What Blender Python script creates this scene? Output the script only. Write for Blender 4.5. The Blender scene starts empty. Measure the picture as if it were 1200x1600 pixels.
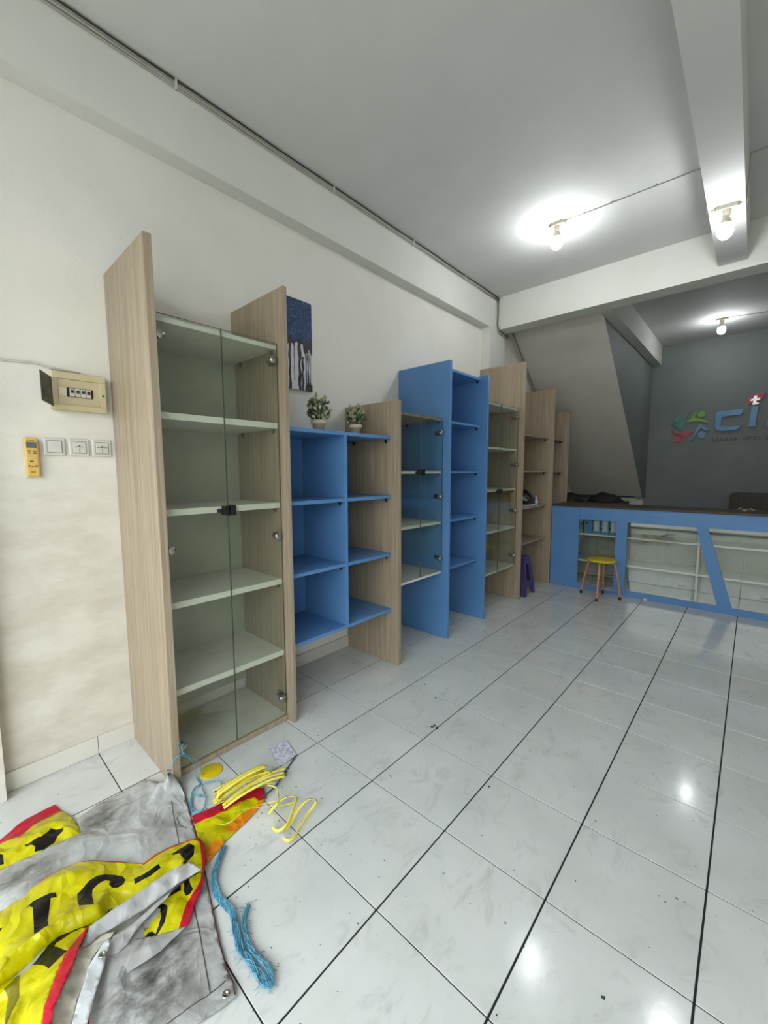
import bpy, bmesh, math, random
from mathutils import Vector, Matrix, noise
from mathutils.geometry import delaunay_2d_cdt
random.seed(7)
scene = bpy.context.scene
COL = scene.collection

# ------------------------------------------------------------------ camera
CAM = Vector((2.02897, -0.87546, 1.42927))
YAW, PITCH, ROLL, FPX = -0.73378, -0.09786, -0.00321, 637.84
fw = Vector((math.sin(YAW)*math.cos(PITCH), math.cos(YAW)*math.cos(PITCH), math.sin(PITCH)))
r0 = Vector((math.cos(YAW), -math.sin(YAW), 0)); u0 = r0.cross(fw)
rt = math.cos(ROLL)*r0 + math.sin(ROLL)*u0; up = -math.sin(ROLL)*r0 + math.cos(ROLL)*u0
cd = bpy.data.cameras.new('camera'); cam = bpy.data.objects.new('camera', cd); COL.objects.link(cam)
m = Matrix.Identity(4)
for i in range(3):
    m[i][0] = rt[i]; m[i][1] = up[i]; m[i][2] = -fw[i]; m[i][3] = CAM[i]
cam.matrix_world = m
cd.sensor_fit = 'HORIZONTAL'; cd.sensor_width = 36.0; cd.lens = FPX/1200*36.0
cd.clip_start = 0.02; cd.clip_end = 200
scene.camera = cam

# ------------------------------------------------------------------ world, light, exposure
world = bpy.data.worlds.new('overcast_sky'); scene.world = world; world.use_nodes = True
bg = world.node_tree.nodes['Background']
bg.inputs[0].default_value = (0.90, 0.965, 1.0, 1); bg.inputs[1].default_value = 5.0
vs = scene.view_settings
vs.view_transform = 'Standard'; vs.look = 'None'; vs.gamma = 1.0; vs.use_curve_mapping = False
vs.exposure = 0.38
scene.cycles.max_bounces = 10; scene.cycles.diffuse_bounces = 3; scene.cycles.glossy_bounces = 5
scene.cycles.transparent_max_bounces = 16; scene.cycles.caustics_reflective = False; scene.cycles.caustics_refractive = False
scene.cycles.sample_clamp_indirect = 6.0
scene.cycles.use_denoising = True
BULB = 150.0
# sampling portal in the open shop front (adds no light of its own)
pl = bpy.data.lights.new('shopfront_portal', 'AREA'); pl.shape = 'RECTANGLE'; pl.size = 4.1; pl.size_y = 2.9
pl.cycles.is_portal = True
po = bpy.data.objects.new('shopfront_portal', pl); COL.objects.link(po)
po.location = (1.85, -2.08, 1.45); po.rotation_euler = (math.radians(90), 0, 0)

# ------------------------------------------------------------------ helpers
def lin(c):
    c = c/255.0
    return c/12.92 if c <= 0.04045 else ((c+0.055)/1.055)**2.4
def rgb(r, g, b): return (lin(r), lin(g), lin(b), 1.0)

class MB:
    def __init__(s): s.v = []; s.f = []; s.mi = []; s.smooth = []
    def add(s, vs_, fs, mi=0, smooth=False):
        n = len(s.v); s.v += [tuple(v) for v in vs_]
        for f in fs: s.f.append([i+n for i in f]); s.mi.append(mi); s.smooth.append(smooth)
        return s
    def box(s, x0, x1, y0, y1, z0, z1, mi=0):
        v = [(x0,y0,z0),(x1,y0,z0),(x1,y1,z0),(x0,y1,z0),(x0,y0,z1),(x1,y0,z1),(x1,y1,z1),(x0,y1,z1)]
        return s.add(v, [(3,2,1,0),(4,5,6,7),(0,1,5,4),(1,2,6,5),(2,3,7,6),(3,0,4,7)], mi)
    def prism(s, poly, d, mi=0):
        """poly: list of 3D points (planar), extruded by vector d"""
        n = len(poly); d = Vector(d); a = [Vector(p) for p in poly]; b = [p+d for p in a]
        f = [list(range(n))[::-1], [i+n for i in range(n)]] + [(i, (i+1) % n, (i+1) % n+n, i+n) for i in range(n)]
        return s.add(a+b, f, mi)
    def hexa(s, lo, hi, mi=0):
        return s.add(lo+hi, [(3,2,1,0),(4,5,6,7),(0,1,5,4),(1,2,6,5),(2,3,7,6),(3,0,4,7)], mi)
    def lathe(s, prof, c=(0,0,0), n=20, axis='z', mi=0, smooth=True):
        """prof: (radius, height)"""
        vs_ = []; c = Vector(c)
        for (r, h) in prof:
            for k in range(n):
                a = 2*math.pi*k/n
                if axis == 'z': p = Vector((r*math.cos(a), r*math.sin(a), h))
                elif axis == 'x': p = Vector((h, r*math.cos(a), r*math.sin(a)))
                else: p = Vector((r*math.sin(a), h, r*math.cos(a)))
                vs_.append(c+p)
        fs = []
        for j in range(len(prof)-1):
            for k in range(n):
                fs.append((j*n+k, j*n+(k+1) % n, (j+1)*n+(k+1) % n, (j+1)*n+k))
        fs.append(list(range(n))[::-1]); fs.append([(len(prof)-1)*n+k for k in range(n)])
        return s.add(vs_, fs, mi, smooth)
    def tube(s, pts, r, n=8, mi=0, flat=1.0):
        P = [Vector(p) for p in pts]; rings = []
        up_ = Vector((0, 0, 1))
        for i, p in enumerate(P):
            t = (P[min(i+1, len(P)-1)] - P[max(i-1, 0)]).normalized()
            a = t.cross(up_)
            if a.length < 0.05: a = t.cross(Vector((0, 1, 0)))
            a.normalize(); b = a.cross(t).normalized()
            rr = r[i] if isinstance(r, (list, tuple)) else r
            rings += [p + a*rr*math.cos(2*math.pi*k/n) + b*rr*flat*math.sin(2*math.pi*k/n) for k in range(n)]
        fs = []
        for j in range(len(P)-1):
            for k in range(n): fs.append((j*n+k, j*n+(k+1) % n, (j+1)*n+(k+1) % n, (j+1)*n+k))
        fs.append(list(range(n))[::-1]); fs.append([(len(P)-1)*n+k for k in range(n)])
        return s.add(rings, fs, mi, True)
    def build(s, name, mats, parent=None, bevel=0.0, solid=0.0, label=None, kind=None, cat=None, group=None):
        if not isinstance(mats, (list, tuple)): mats = [mats]
        off = wl(parent)
        me = bpy.data.meshes.new(name)
        me.from_pydata([(v[0]-off[0], v[1]-off[1], v[2]-off[2]) for v in s.v], [], s.f)
        for m_ in mats: me.materials.append(m_)
        me.polygons.foreach_set('material_index', s.mi)
        me.polygons.foreach_set('use_smooth', s.smooth)
        me.update()
        bm = bmesh.new(); bm.from_mesh(me); bmesh.ops.recalc_face_normals(bm, faces=bm.faces); bm.to_mesh(me); bm.free()
        o = bpy.data.objects.new(name, me); COL.objects.link(o)
        if parent: o.parent = parent
        if bevel:
            b = o.modifiers.new('bevel', 'BEVEL'); b.width = bevel; b.segments = 2; b.limit_method = 'ANGLE'
        if solid:
            b = o.modifiers.new('solid', 'SOLIDIFY'); b.thickness = solid
        tag(o, label, cat, group, kind)
        return o
def wl(o):
    v = Vector((0, 0, 0))
    while o: v += o.location; o = o.parent
    return v
def tag(o, label=None, cat=None, group=None, kind=None):
    if label: o['label'] = label
    if cat: o['category'] = cat
    if group: o['group'] = group
    if kind: o['kind'] = kind
def thing(name, loc, label, cat, group=None):
    o = bpy.data.objects.new(name, None); COL.objects.link(o); o.location = loc; o.empty_display_size = 0.05
    tag(o, label, cat, group); return o
def bx(name, mat, parent, x0, x1, y0, y1, z0, z1, bevel=0.0012, **k):
    return MB().box(x0, x1, y0, y1, z0, z1).build(name, mat, parent, bevel=bevel, **k)
def smooth_path(P, n=6):
    P = [Vector(p) for p in P]; out = []
    for i in range(len(P)-1):
        p0 = P[max(i-1, 0)]; p1 = P[i]; p2 = P[i+1]; p3 = P[min(i+2, len(P)-1)]
        for k in range(n):
            t = k/n
            out.append(0.5*((2*p1)+(-p0+p2)*t+(2*p0-5*p1+4*p2-p3)*t*t+(-p0+3*p1-3*p2+p3)*t**3))
    out.append(P[-1]); return out

# ------------------------------------------------------------------ materials
class NT:
    def __init__(s, name):
        s.m = bpy.data.materials.new(name); s.m.use_nodes = True; s.t = s.m.node_tree; s.n = s.t.nodes; s.l = s.t.links
        s.b = s.n['Principled BSDF']; s.out = s.n['Material Output']
    def new(s, typ, **kw):
        n = s.n.new(typ)
        for k, v in kw.items():
            if k.startswith('i_'):
                key = k[2:]; key = int(key) if key.isdigit() else key.replace('_', ' ')
                n.inputs[key].default_value = v
            else: setattr(n, k, v)
        return n
    def link(s, a, b): s.l.new(a, b)
    def coord(s, scale=(1, 1, 1)):
        tc = s.new('ShaderNodeTexCoord'); mp = s.new('ShaderNodeMapping'); mp.inputs['Scale'].default_value = scale
        s.link(tc.outputs['Object'], mp.inputs['Vector']); return mp.outputs[0]
    def world(s, scale=(1, 1, 1)):
        tc = s.new('ShaderNodeNewGeometry'); mp = s.new('ShaderNodeMapping'); mp.inputs['Scale'].default_value = scale
        s.link(tc.outputs['Position'], mp.inputs['Vector']); return mp.outputs[0]
    def noise(s, vec, scale, detail=4, rough=0.55, dist=0.0):
        n = s.new('ShaderNodeTexNoise'); n.inputs['Scale'].default_value = scale; n.inputs['Detail'].default_value = detail
        n.inputs['Roughness'].default_value = rough; n.inputs['Distortion'].default_value = dist
        s.link(vec, n.inputs['Vector']); return n.outputs['Fac']
    def ramp(s, fac, stops):
        n = s.new('ShaderNodeValToRGB'); e = n.color_ramp.elements
        e[0].position, e[0].color = stops[0][0], stops[0][1]; e[1].position, e[1].color = stops[-1][0], stops[-1][1]
        for p, c in stops[1:-1]:
            q = e.new(p); q.color = c
        s.link(fac, n.inputs[0]); return n.outputs[0]
    def mix(s, fac, a, b, mode='MIX'):
        n = s.new('ShaderNodeMix', data_type='RGBA', blend_type=mode)
        for inp, v in ((n.inputs[0], fac), (n.inputs[6], a), (n.inputs[7], b)):
            if hasattr(v, 'is_linked') or isinstance(v, bpy.types.NodeSocket): s.link(v, inp)
            else: inp.default_value = v
        return n.outputs[2]
    def bump(s, h, strength, dist=0.01):
        n = s.new('ShaderNodeBump'); n.inputs['Strength'].default_value = strength; n.inputs['Distance'].default_value = dist
        s.link(h, n.inputs['Height']); s.link(n.outputs[0], s.b.inputs['Normal'])
    def col(s, v):
        if isinstance(v, tuple): s.b.inputs['Base Color'].default_value = v
        else: s.link(v, s.b.inputs['Base Color'])
    def rough(s, v):
        if isinstance(v, (int, float)): s.b.inputs['Roughness'].default_value = v
        else: s.link(v, s.b.inputs['Roughness'])
def plain(name, c, rough=0.5, metal=0.0, emit=None, var=0.04):
    t = NT(name)
    if var:
        f = t.noise(t.coord(), 14, 3)
        a = tuple(x*(1-var) for x in c[:3])+(1,); b = tuple(min(1, x*(1+var)) for x in c[:3])+(1,)
        t.col(t.ramp(f, [(0.35, a), (0.65, b)]))
    else: t.col(c)
    t.rough(rough); t.b.inputs['Metallic'].default_value = metal
    if emit:
        t.b.inputs['Emission Color'].default_value = emit[0]; t.b.inputs['Emission Strength'].default_value = emit[1]
    return t.m
M = {}
def mk_wall():
    t = NT('white_wall_paint'); v = t.world()
    base = t.ramp(t.noise(v, 1.3, 5, 0.6), [(0.3, rgb(222, 219, 209)), (0.55, rgb(230, 227, 218)), (0.8, rgb(234, 231, 224))])
    # grubby patches low near the shop front, also painted darker to tone down daylight
    sx = t.new('ShaderNodeSeparateXYZ'); t.link(t.world(), sx.inputs[0])
    mz = t.new('ShaderNodeMapRange'); mz.inputs[1].default_value = 2.1; mz.inputs[2].default_value = 1.1; t.link(sx.outputs[2], mz.inputs[0])
    my = t.new('ShaderNodeMapRange'); my.inputs[1].default_value = 0.0; my.inputs[2].default_value = -0.35; t.link(sx.outputs[1], my.inputs[0])
    mm = t.new('ShaderNodeMath', operation='MULTIPLY'); t.link(mz.outputs[0], mm.inputs[0]); t.link(my.outputs[0], mm.inputs[1])
    st = t.ramp(t.noise(t.world((1, 0.7, 1.6)), 4.5, 7, 0.68), [(0.40, (0, 0, 0, 1)), (0.72, (1, 1, 1, 1))])
    m2 = t.new('ShaderNodeMath', operation='MULTIPLY'); t.link(mm.outputs[0], m2.inputs[0]); t.link(st, m2.inputs[1])
    m3 = t.new('ShaderNodeMath', operation='MULTIPLY', i_1=0.42); t.link(m2.outputs[0], m3.inputs[0])
    ga = t.new('ShaderNodeMath', operation='MULTIPLY', i_1=0.30); t.link(mm.outputs[0], ga.inputs[0])  # even tint standing in for weaker daylight on this stretch of wall
    base = t.mix(ga.outputs[0], base, rgb(186, 174, 156))
    c = t.mix(m3.outputs[0], base, rgb(158, 145, 128))
    sp = t.ramp(t.noise(t.world(), 60, 2, 0.5), [(0.74, (0, 0, 0, 1)), (0.78, (1, 1, 1, 1))])
    m4 = t.new('ShaderNodeMath', operation='MULTIPLY', i_1=0.25); t.link(sp, m4.inputs[0])
    c = t.mix(m4.outputs[0], c, rgb(140, 130, 118))
    t.col(c); t.rough(0.75); t.bump(t.noise(t.world(), 55, 5, 0.6), 0.25, 0.004); return t.m
M['wall'] = mk_wall()
def mk_paint(name, a, b, rough=0.8, bs=45, bump=0.2):
    t = NT(name); t.col(t.ramp(t.noise(t.world(), 1.6, 5, 0.6), [(0.3, a), (0.7, b)])); t.rough(rough)
    t.bump(t.noise(t.world(), bs, 4, 0.6), bump, 0.004); return t.m
M['ceiling'] = mk_paint('ceiling_paint', rgb(202, 202, 198), rgb(210, 210, 206))
M['beam'] = mk_paint('beam_paint', rgb(212, 212, 204), rgb(222, 221, 214))
M['greywall'] = mk_paint('grey_wall_paint', rgb(118, 124, 122), rgb(130, 136, 134), 0.6)
M['soffit'] = mk_paint('stair_soffit_paint', rgb(206, 200, 190), rgb(220, 215, 206), 0.8, 6, 0.35)
def mk_wood(name, a, b, c, sc=1.0):
    t = NT(name); v = t.world((70*sc, 70*sc, 1.6))
    f = t.noise(v, 1.0, 6, 0.62, 0.4); f2 = t.noise(t.world((260, 260, 5)), 1.0, 3, 0.6)
    c1 = t.ramp(f, [(0.28, a), (0.5, b), (0.72, c)])
    c2 = t.ramp(f2, [(0.35, (0.80, 0.80, 0.80, 1)), (0.6, (1, 1, 1, 1))])
    t.col(t.mix(0.55, c1, c2, 'MULTIPLY')); t.rough(0.42); t.b.inputs['Specular IOR Level'].default_value = 0.35
    t.bump(f2, 0.06, 0.002); return t.m
M['wood'] = mk_wood('ash_laminate', rgb(141, 126, 106), rgb(163, 147, 125), rgb(180, 164, 143))
M['dwood'] = mk_wood('dark_brown_wood', rgb(52, 42, 34), rgb(66, 54, 44), rgb(80, 66, 54))
def mk_blue():
    t = NT('blue_laminate'); t.col(t.ramp(t.noise(t.world(), 3, 4), [(0.3, rgb(86, 132, 184)), (0.7, rgb(96, 142, 194))]))
    t.rough(0.38); t.b.inputs['Specular IOR Level'].default_value = 0.4; return t.m
M['blue'] = mk_blue()
M['white'] = plain('white_laminate', rgb(226, 225, 212), 0.35)
M['backing'] = plain('pale_green_grey_backing', rgb(170, 174, 154), 0.45)
M['glassedge'] = plain('glass_edge_green', rgb(84, 100, 90), 0.2, var=0)
def mk_glass(name, tint, rough=0.02, f0=0.04):
    t = NT(name); t.n.remove(t.b)
    tr = t.new('ShaderNodeBsdfTransparent'); tr.inputs[0].default_value = tint
    gl = t.new('ShaderNodeBsdfGlossy'); gl.inputs[0].default_value = (1, 1, 1, 1); gl.inputs['Roughness'].default_value = rough
    lw = t.new('ShaderNodeLayerWeight'); lw.inputs[0].default_value = 0.5
    pw = t.new('ShaderNodeMath', operation='POWER', i_1=5.0); t.link(lw.outputs['Facing'], pw.inputs[0])
    fr = t.new('ShaderNodeMapRange'); fr.inputs[3].default_value = f0; fr.inputs[4].default_value = 1.0; t.link(pw.outputs[0], fr.inputs[0])
    mx = t.new('ShaderNodeMixShader'); t.link(fr.outputs[0], mx.inputs[0]); t.link(tr.outputs[0], mx.inputs[1]); t.link(gl.outputs[0], mx.inputs[2])
    t.link(mx.outputs[0], t.out.inputs[0]); return t.m
M['glass'] = mk_glass('door_glass', (0.925, 0.945, 0.92, 1))
M['cglass'] = mk_glass('counter_glass', (0.90, 0.92, 0.90, 1), 0.015, 0.062)
def mk_tile(name='white_floor_tile'):
    t = NT(name); v = t.world()
    oi = t.new('ShaderNodeObjectInfo')
    base = t.ramp(t.noise(v, 2.4, 6, 0.6), [(0.3, rgb(196, 199, 196)), (0.55, rgb(207, 209, 206)), (0.75, rgb(213, 215, 213))])
    pr = t.ramp(oi.outputs['Random'], [(0.0, (0.955, 0.955, 0.955, 1)), (1.0, (1.0, 1.0, 1.0, 1))])
    c = t.mix(1.0, base, pr, 'MULTIPLY')
    # scuffs and black specks trodden into the glaze
    sc = t.ramp(t.noise(t.world((1, 0.6, 1)), 9, 7, 0.72, 1.2), [(0.54, (0, 0, 0, 1)), (0.76, (1, 1, 1, 1))])
    k = t.new('ShaderNodeMath', operation='MULTIPLY', i_1=0.6); t.link(sc, k.inputs[0])
    c = t.mix(k.outputs[0], c, rgb(160, 160, 156))
    vo = t.new('ShaderNodeTexVoronoi'); vo.inputs['Scale'].default_value = 11; t.link(t.world(), vo.inputs['Vector'])
    dm = t.noise(t.world(), 2.2, 3, 0.6); md = t.new('ShaderNodeMath', operation='MULTIPLY', i_1=0.085); t.link(dm, md.inputs[0])
    lt = t.new('ShaderNodeMath', operation='LESS_THAN'); t.link(vo.outputs['Distance'], lt.inputs[0]); t.link(md.outputs[0], lt.inputs[1])
    k2 = t.new('ShaderNodeMath', operation='MULTIPLY', i_1=0.7); t.link(lt.outputs[0], k2.inputs[0])
    c = t.mix(k2.outputs[0], c, rgb(92, 92, 90))
    t.col(c)
    rr = t.new('ShaderNodeMapRange'); rr.inputs[3].default_value = 0.08; rr.inputs[4].default_value = 0.20
    t.link(t.noise(t.world(), 4, 5, 0.6), rr.inputs[0]); t.rough(rr.outputs[0])
    t.b.inputs['Specular IOR Level'].default_value = 0.5
    t.bump(t.noise(t.world(), 26, 3, 0.5), 0.035, 0.004); return t.m
M['tile'] = mk_tile()
M['skirt'] = mk_paint('skirting_tile_glaze', rgb(206, 203, 194), rgb(216, 213, 204), 0.3, 20, 0.02)
M['grout'] = plain('dark_grout', rgb(26, 26, 27), 0.9)
M['cable'] = plain('grey_white_cable', rgb(176, 172, 162), 0.5)
M['dcable'] = plain('dark_cable', rgb(44, 42, 42), 0.5)
M['black'] = plain('black_plastic', rgb(16, 16, 18), 0.35)
M['chrome'] = plain('brushed_chrome', rgb(170, 168, 162), 0.25, 1.0, var=0)
M['beige'] = plain('aged_beige_plastic', rgb(196, 184, 148), 0.45)
M['cream'] = plain('cream_socket_plastic', rgb(214, 208, 186), 0.4)
M['plate'] = plain('white_switch_plastic', rgb(204, 201, 194), 0.35)
M['plate2'] = plain('grey_switch_shadow_gap', rgb(120, 116, 110), 0.5)
M['remote'] = plain('yellowed_plastic', rgb(214, 176, 92), 0.42)
M['lcd'] = plain('grey_lcd', rgb(84, 98, 98), 0.25)
M['smoke'] = plain('smoked_lid', rgb(38, 38, 46), 0.2)
M['red'] = plain('red_vinyl', rgb(176, 16, 40), 0.3)
M['bulb2'] = plain('lit_dim_bulb', rgb(255, 255, 255), 0.4, emit=((0.93, 0.97, 1.0, 1), BULB*0.62), var=0)
M['bulb'] = plain('lit_bulb', rgb(255, 255, 255), 0.4, emit=((0.93, 0.97, 1.0, 1), BULB), var=0)

# ------------------------------------------------------------------ room shell
XW, ZC, YB = -0.38, 3.41, 7.12          # left wall plane, ceiling height, back wall plane
def struct(name, mb, mat, **k): return mb.build(name, mat, None, kind='structure', **k)
floor = struct('floor', MB().box(-0.5, 4.0, -2.1, 7.2, -0.12, -0.0025), M['grout'])
# floor tiles, 40 cm, recessed joints
xs = [(-0.38, 0.0)] + [(0.4*j, 0.4*j+0.4) for j in range(0, 10)]
tile_mesh = {}
for i in range(-6, 18):
    for (a, b) in xs:
        y0, y1 = 0.4*i, min(0.4*i+0.4, YB)
        key = (round(b-a, 3), round(y1-y0, 3))
        w, d = b-a, y1-y0
        if key not in tile_mesh:
            o = MB().box(0.003 if a > -0.3 else 0, w-0.003, 0.0021, d-0.0021, -0.006, 0.0).build('tile', M['tile'], floor, bevel=0.0012)
            tile_mesh[key] = o.data
        else:
            o = bpy.data.objects.new('tile', tile_mesh[key]); COL.objects.link(o); o.parent = floor
            bv = o.modifiers.new('bevel', 'BEVEL'); bv.width = 0.0012; bv.segments = 2; bv.limit_method = 'ANGLE'
        o.location = (a, y0, 0)
        o.rotation_euler = (random.uniform(-1, 1)*0.0012, random.uniform(-1, 1)*0.0012, 0)
struct('wall_left', MB().box(-0.58, XW, -2.1, 7.3, -0.12, 3.6), M['wall'])
struct('wall_back', MB().box(-0.58, 4.2, YB, 7.3, -0.12, 3.6), M['greywall'])
struct('wall_right', MB().box(4.0, 4.2, -2.1, 7.3, -0.12, 3.6), M['wall'])
# shop front: header above and a short return on the right, the rest stands open to the street
struct('wall_front', MB().box(-0.58, 4.2, -2.25, -2.1, 2.9, 3.6).box(3.9, 4.2, -2.25, -2.1, -0.12, 2.9).box(-0.58, -0.2, -2.25, -2.1, -0.12, 2.9), M['wall'])
struct('ceiling', MB().box(-0.58, 4.2, -2.25, 7.3, ZC, 3.6), M['ceiling'])
struct('wall_beam', MB().box(XW, -0.28, -2.1, 3.65, 3.055, ZC), M['beam'], label='plastered beam running along the top of the left wall')
struct('pilaster', MB().box(XW, -0.28, 3.472, 3.85, 0, 3.055).box(XW, -0.28, 3.65, 3.85, 3.055, ZC), M['beam'])
struct('front_pilaster', MB().box(XW, -0.317, -2.1, -0.752, 0, 3.055), M['wall'])
struct('cross_beam', MB().box(-0.28, 4.0, 3.65, 3.85, 3.055, ZC), M['beam'])
struct('long_beam', MB().box(1.70, 1.885, -2.1, 3.65, 3.12, ZC), M['ceiling'])
struct('rear_beam', MB().box(0.704, 0.80+0.02, 3.85, YB, 3.12, ZC), M['beam'])
# stair enclosure: sloping soffit between the left wall and a thin side wall
def sz(y): return 3.159 - 0.795*(y-4.175)
y1 = 6.87
struct('stair_soffit', MB().prism([(-0.38, 3.85, sz(3.85)), (-0.38, y1, sz(y1)), (-0.38, y1, sz(y1)+0.17), (-0.38, 3.85, sz(3.85)+0.17)], (1.084-0.002, 0, 0)), M['soffit'])
struct('stair_side_wall', MB().prism([(0.60, 4.19, 3.15), (0.60, y1, sz(y1)+0.004), (0.60, y1, sz(y1)-0.03), (0.60, YB, sz(y1)-0.03), (0.60, YB, 3.12), (0.60, 4.19, 3.16)], (0.104, 0, 0)), M['greywall'])
struct('stair_foot_wall', MB().box(0.2, 0.70, 6.95, YB-0.002, 0, sz(y1)-0.03), M['beam'])
# skirting
sk = struct('baseboard_left', MB().box(XW, XW+0.002, -0.752, 4.3, 0, 0.088), M['grout'])
for i in range(-2, 11):
    a, b = max(0.4*i, -0.752), min(0.4*i+0.4, 3.47)
    if b > a: bx('tile', M['skirt'], sk, XW+0.002, XW+0.012, a+0.0012, b-0.0012, 0.001, 0.09, 0.001)
bx('tile', M['skirt'], sk, -0.317, -0.309, -1.2, -0.753, 0.001, 0.09, 0.001)
fr_ = struct('door_1', MB().box(1.16, 1.22, -2.14, -2.08, 0, 2.9).box(2.56, 2.62, -2.14, -2.08, 0, 2.9).box(-0.2, 3.9, -2.14, -2.08, 0.0, 0.05), M['plate2'])
# street outside the open front (seen only as reflections and light)
struct('street_ground', MB().box(-14, 18, -22, -2.1, -0.35, -0.13), mk_paint('grey_concrete', rgb(150, 148, 142), rgb(172, 170, 164), 0.9, 8, 0.4))
struct('opposite_wall', MB().box(-14, 18, -16.2, -16, -0.2, 4.0), mk_paint('weathered_wall', rgb(140, 140, 132), rgb(170, 168, 160), 0.9, 6, 0.3))

# ------------------------------------------------------------------ ceiling lamps and cables
def lamp(x, y, z, label, rot=0.0, mat='bulb'):
    t = thing('ceiling_lamp', (x, y, z), label, 'light bulb')
    c, s = math.cos(rot), math.sin(rot)
    def oct_(w, d, z0, z1):
        pts = [(-w, -d*0.5), (-w*0.75, -d), (w*0.75, -d), (w, -d*0.5), (w, d*0.5), (w*0.75, d), (-w*0.75, d), (-w, d*0.5)]
        return [(x+px*c-py*s, y+px*s+py*c, z0) for px, py in pts], z1-z0
    p, h = oct_(0.062, 0.03, z-0.026, z)
    MB().prism(p, (0, 0, h)).lathe([(0.021, -0.062), (0.024, -0.05), (0.026, -0.026)], (x, y, z), 20).build('socket', M['cream'], t, bevel=0.002)
    MB().lathe([(0.0375, -0.118), (0.034, -0.108), (0.026, -0.088), (0.019, -0.074), (0.017, -0.062), (0.017, -0.05)], (x, y, z), 20).build('bulb_neck', M['cream'], t)
    prof = [(0.036, -0.113), (0.041, -0.124), (0.0445, -0.138), (0.0445, -0.150), (0.041, -0.168), (0.033, -0.184), (0.020, -0.196), (0.009, -0.201), (0.002, -0.202)]
    MB().lathe(prof[::-1], (x, y, z), 18).build('bulb', M[mat], t)
    return t
lamp(0.735, 2.645, ZC, 'lit bulb in a cream socket on the front ceiling left of the beam')
lamp(1.795, 2.68, 3.12, 'lit bulb in a cream socket fixed under the long ceiling beam', 0.15)
lamp(1.60, 6.20, ZC, 'lit bulb in a cream socket on the dim rear room ceiling', 0.0, 'bulb2')
def cable(pts, r, mat, label, sm=True, n=6, name='cable', group=None):
    P = smooth_path(pts, 4) if sm else pts
    return MB().tube(P, r, n).build(name, mat, None, label=label, cat='cable', group=group)
c1 = thing('ceiling_cable', (0.8, 2.65, 3.4), 'thin white cable clipped to the ceiling from the left bulb over the long beam', 'cable')
MB().tube([(0.80, 2.648, 3.404), (1.0, 2.655, 3.405), (1.3, 2.66, 3.405), (1.694, 2.67, 3.405), (1.694, 2.672, 3.114), (1.735, 2.672, 3.114)], 0.004, 6).build('cable_run', M['cable'], c1)
MB().tube([(1.855, 2.69, 3.114), (1.891, 2.70, 3.114), (1.891, 2.715, 3.405), (2.1, 2.72, 3.405), (3.9, 2.75, 3.405)], 0.004, 6).build('cable_run', M['cable'], c1)
for cx in (0.93, 1.12, 1.4): bx('cable_clip', M['cable'], c1, cx, cx+0.008, 2.643, 2.667, 3.398, 3.41)
c2 = thing('ceiling_cable', (1.7, 6.2, 3.4), 'thin cable on the rear room ceiling leading right from the bulb', 'cable')
MB().tube([(1.655, 6.20, 3.404), (1.9, 6.26, 3.405), (2.3, 6.34, 3.405), (3.9, 6.6, 3.405)], 0.005, 6).build('cable_run', M['cable'], c2)
for cx in (1.8, 2.05): bx('cable_clip', M['cable'], c2, cx, cx+0.01, 6.235+(cx-1.8)*0.2, 6.262+(cx-1.8)*0.2, 3.397, 3.41)
tr = thing('cable_bundle', (-0.27, 1.0, 3.39), 'bundle of grey and dark cables running along the corner of wall beam and ceiling', 'cable')
random.seed(3)
for k, (dx, dz, r, mt) in enumerate([(0.006, -0.010, 0.006, 'cable'), (0.010, -0.024, 0.0055, 'cable'), (0.020, -0.008, 0.0035, 'dcable'), (0.008, -0.036, 0.004, 'cable')]):
    P = []
    for q in range(0, 27):
        y = -1.55 + q*0.2
        P.append((-0.28+dx+random.uniform(0, 0.002), y, ZC+dz+0.002*math.sin(q*1.3+k)-0.002))
    P += [(-0.272+dx, 3.62, ZC-0.04+dz), (-0.272+dx, 3.64-dx, 3.25), (-0.272+dx, 3.63-dx, 3.10), (-0.272+dx, 3.66, 3.046+dz*0.4), (-0.272+dx, 3.76, 3.04+dz*0.4), (-0.272+dx, 3.86, 3.02+dz*0.4)]
    yy = 3.95
    while yy < 5.3:
        P.append((-0.33+dx*0.6, yy, sz(yy)-0.02+dz*0.6)); yy += 0.2
    MB().tube(P, r, 6).build('cable_strand', M[mt], tr, label='dark cable strand' if mt == 'dcable' else None)
for yq in (0.1, 1.15, 2.05, 2.9): bx('cable_clip', M['plate'], tr, -0.28, -0.255, yq, yq+0.012, ZC-0.045, ZC-0.001)

# ------------------------------------------------------------------ things on the left wall
wc = MB()
wc.tube([(XW+0.006, -1.55, 1.93), (XW+0.006, -0.75, 1.913), (XW+0.006, -0.63, 1.91), (XW+0.006, -0.52, 1.917), (XW+0.008, -0.47, 1.905), (XW+0.008, -0.36, 1.897)], 0.005, 6)
wc.build('wall_cable', M['plate'], None, label='painted-over cable on the left wall running into the fuse box', cat='cable')
fx = XW+0.045
fb = thing('fuse_box', (XW, -0.38, 1.8), 'beige fuse box with its dark lid open on the left wall', 'fuse box')
MB().box(XW, fx-0.012, -0.478, -0.272, 1.718, 1.892).build('housing', M['beige'], fb, bevel=0.004)
f = MB(); f.box(fx-0.012, fx, -0.476, -0.27, 1.858, 1.888).box(fx-0.012, fx, -0.486, -0.27, 1.718, 1.742).box(fx-0.012, fx, -0.476, -0.456, 1.742, 1.858).box(fx-0.012, fx, -0.296, -0.27, 1.742, 1.858)
f.build('frame', M['beige'], fb, bevel=0.002)
bx('inner_cover', M['beige'], fb, fx-0.012, fx-0.006, -0.456, -0.296, 1.742, 1.858)
bx('blank_cover', M['cream'], fb, fx-0.006, fx-0.003, -0.452, -0.424, 1.782, 1.818)
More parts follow.
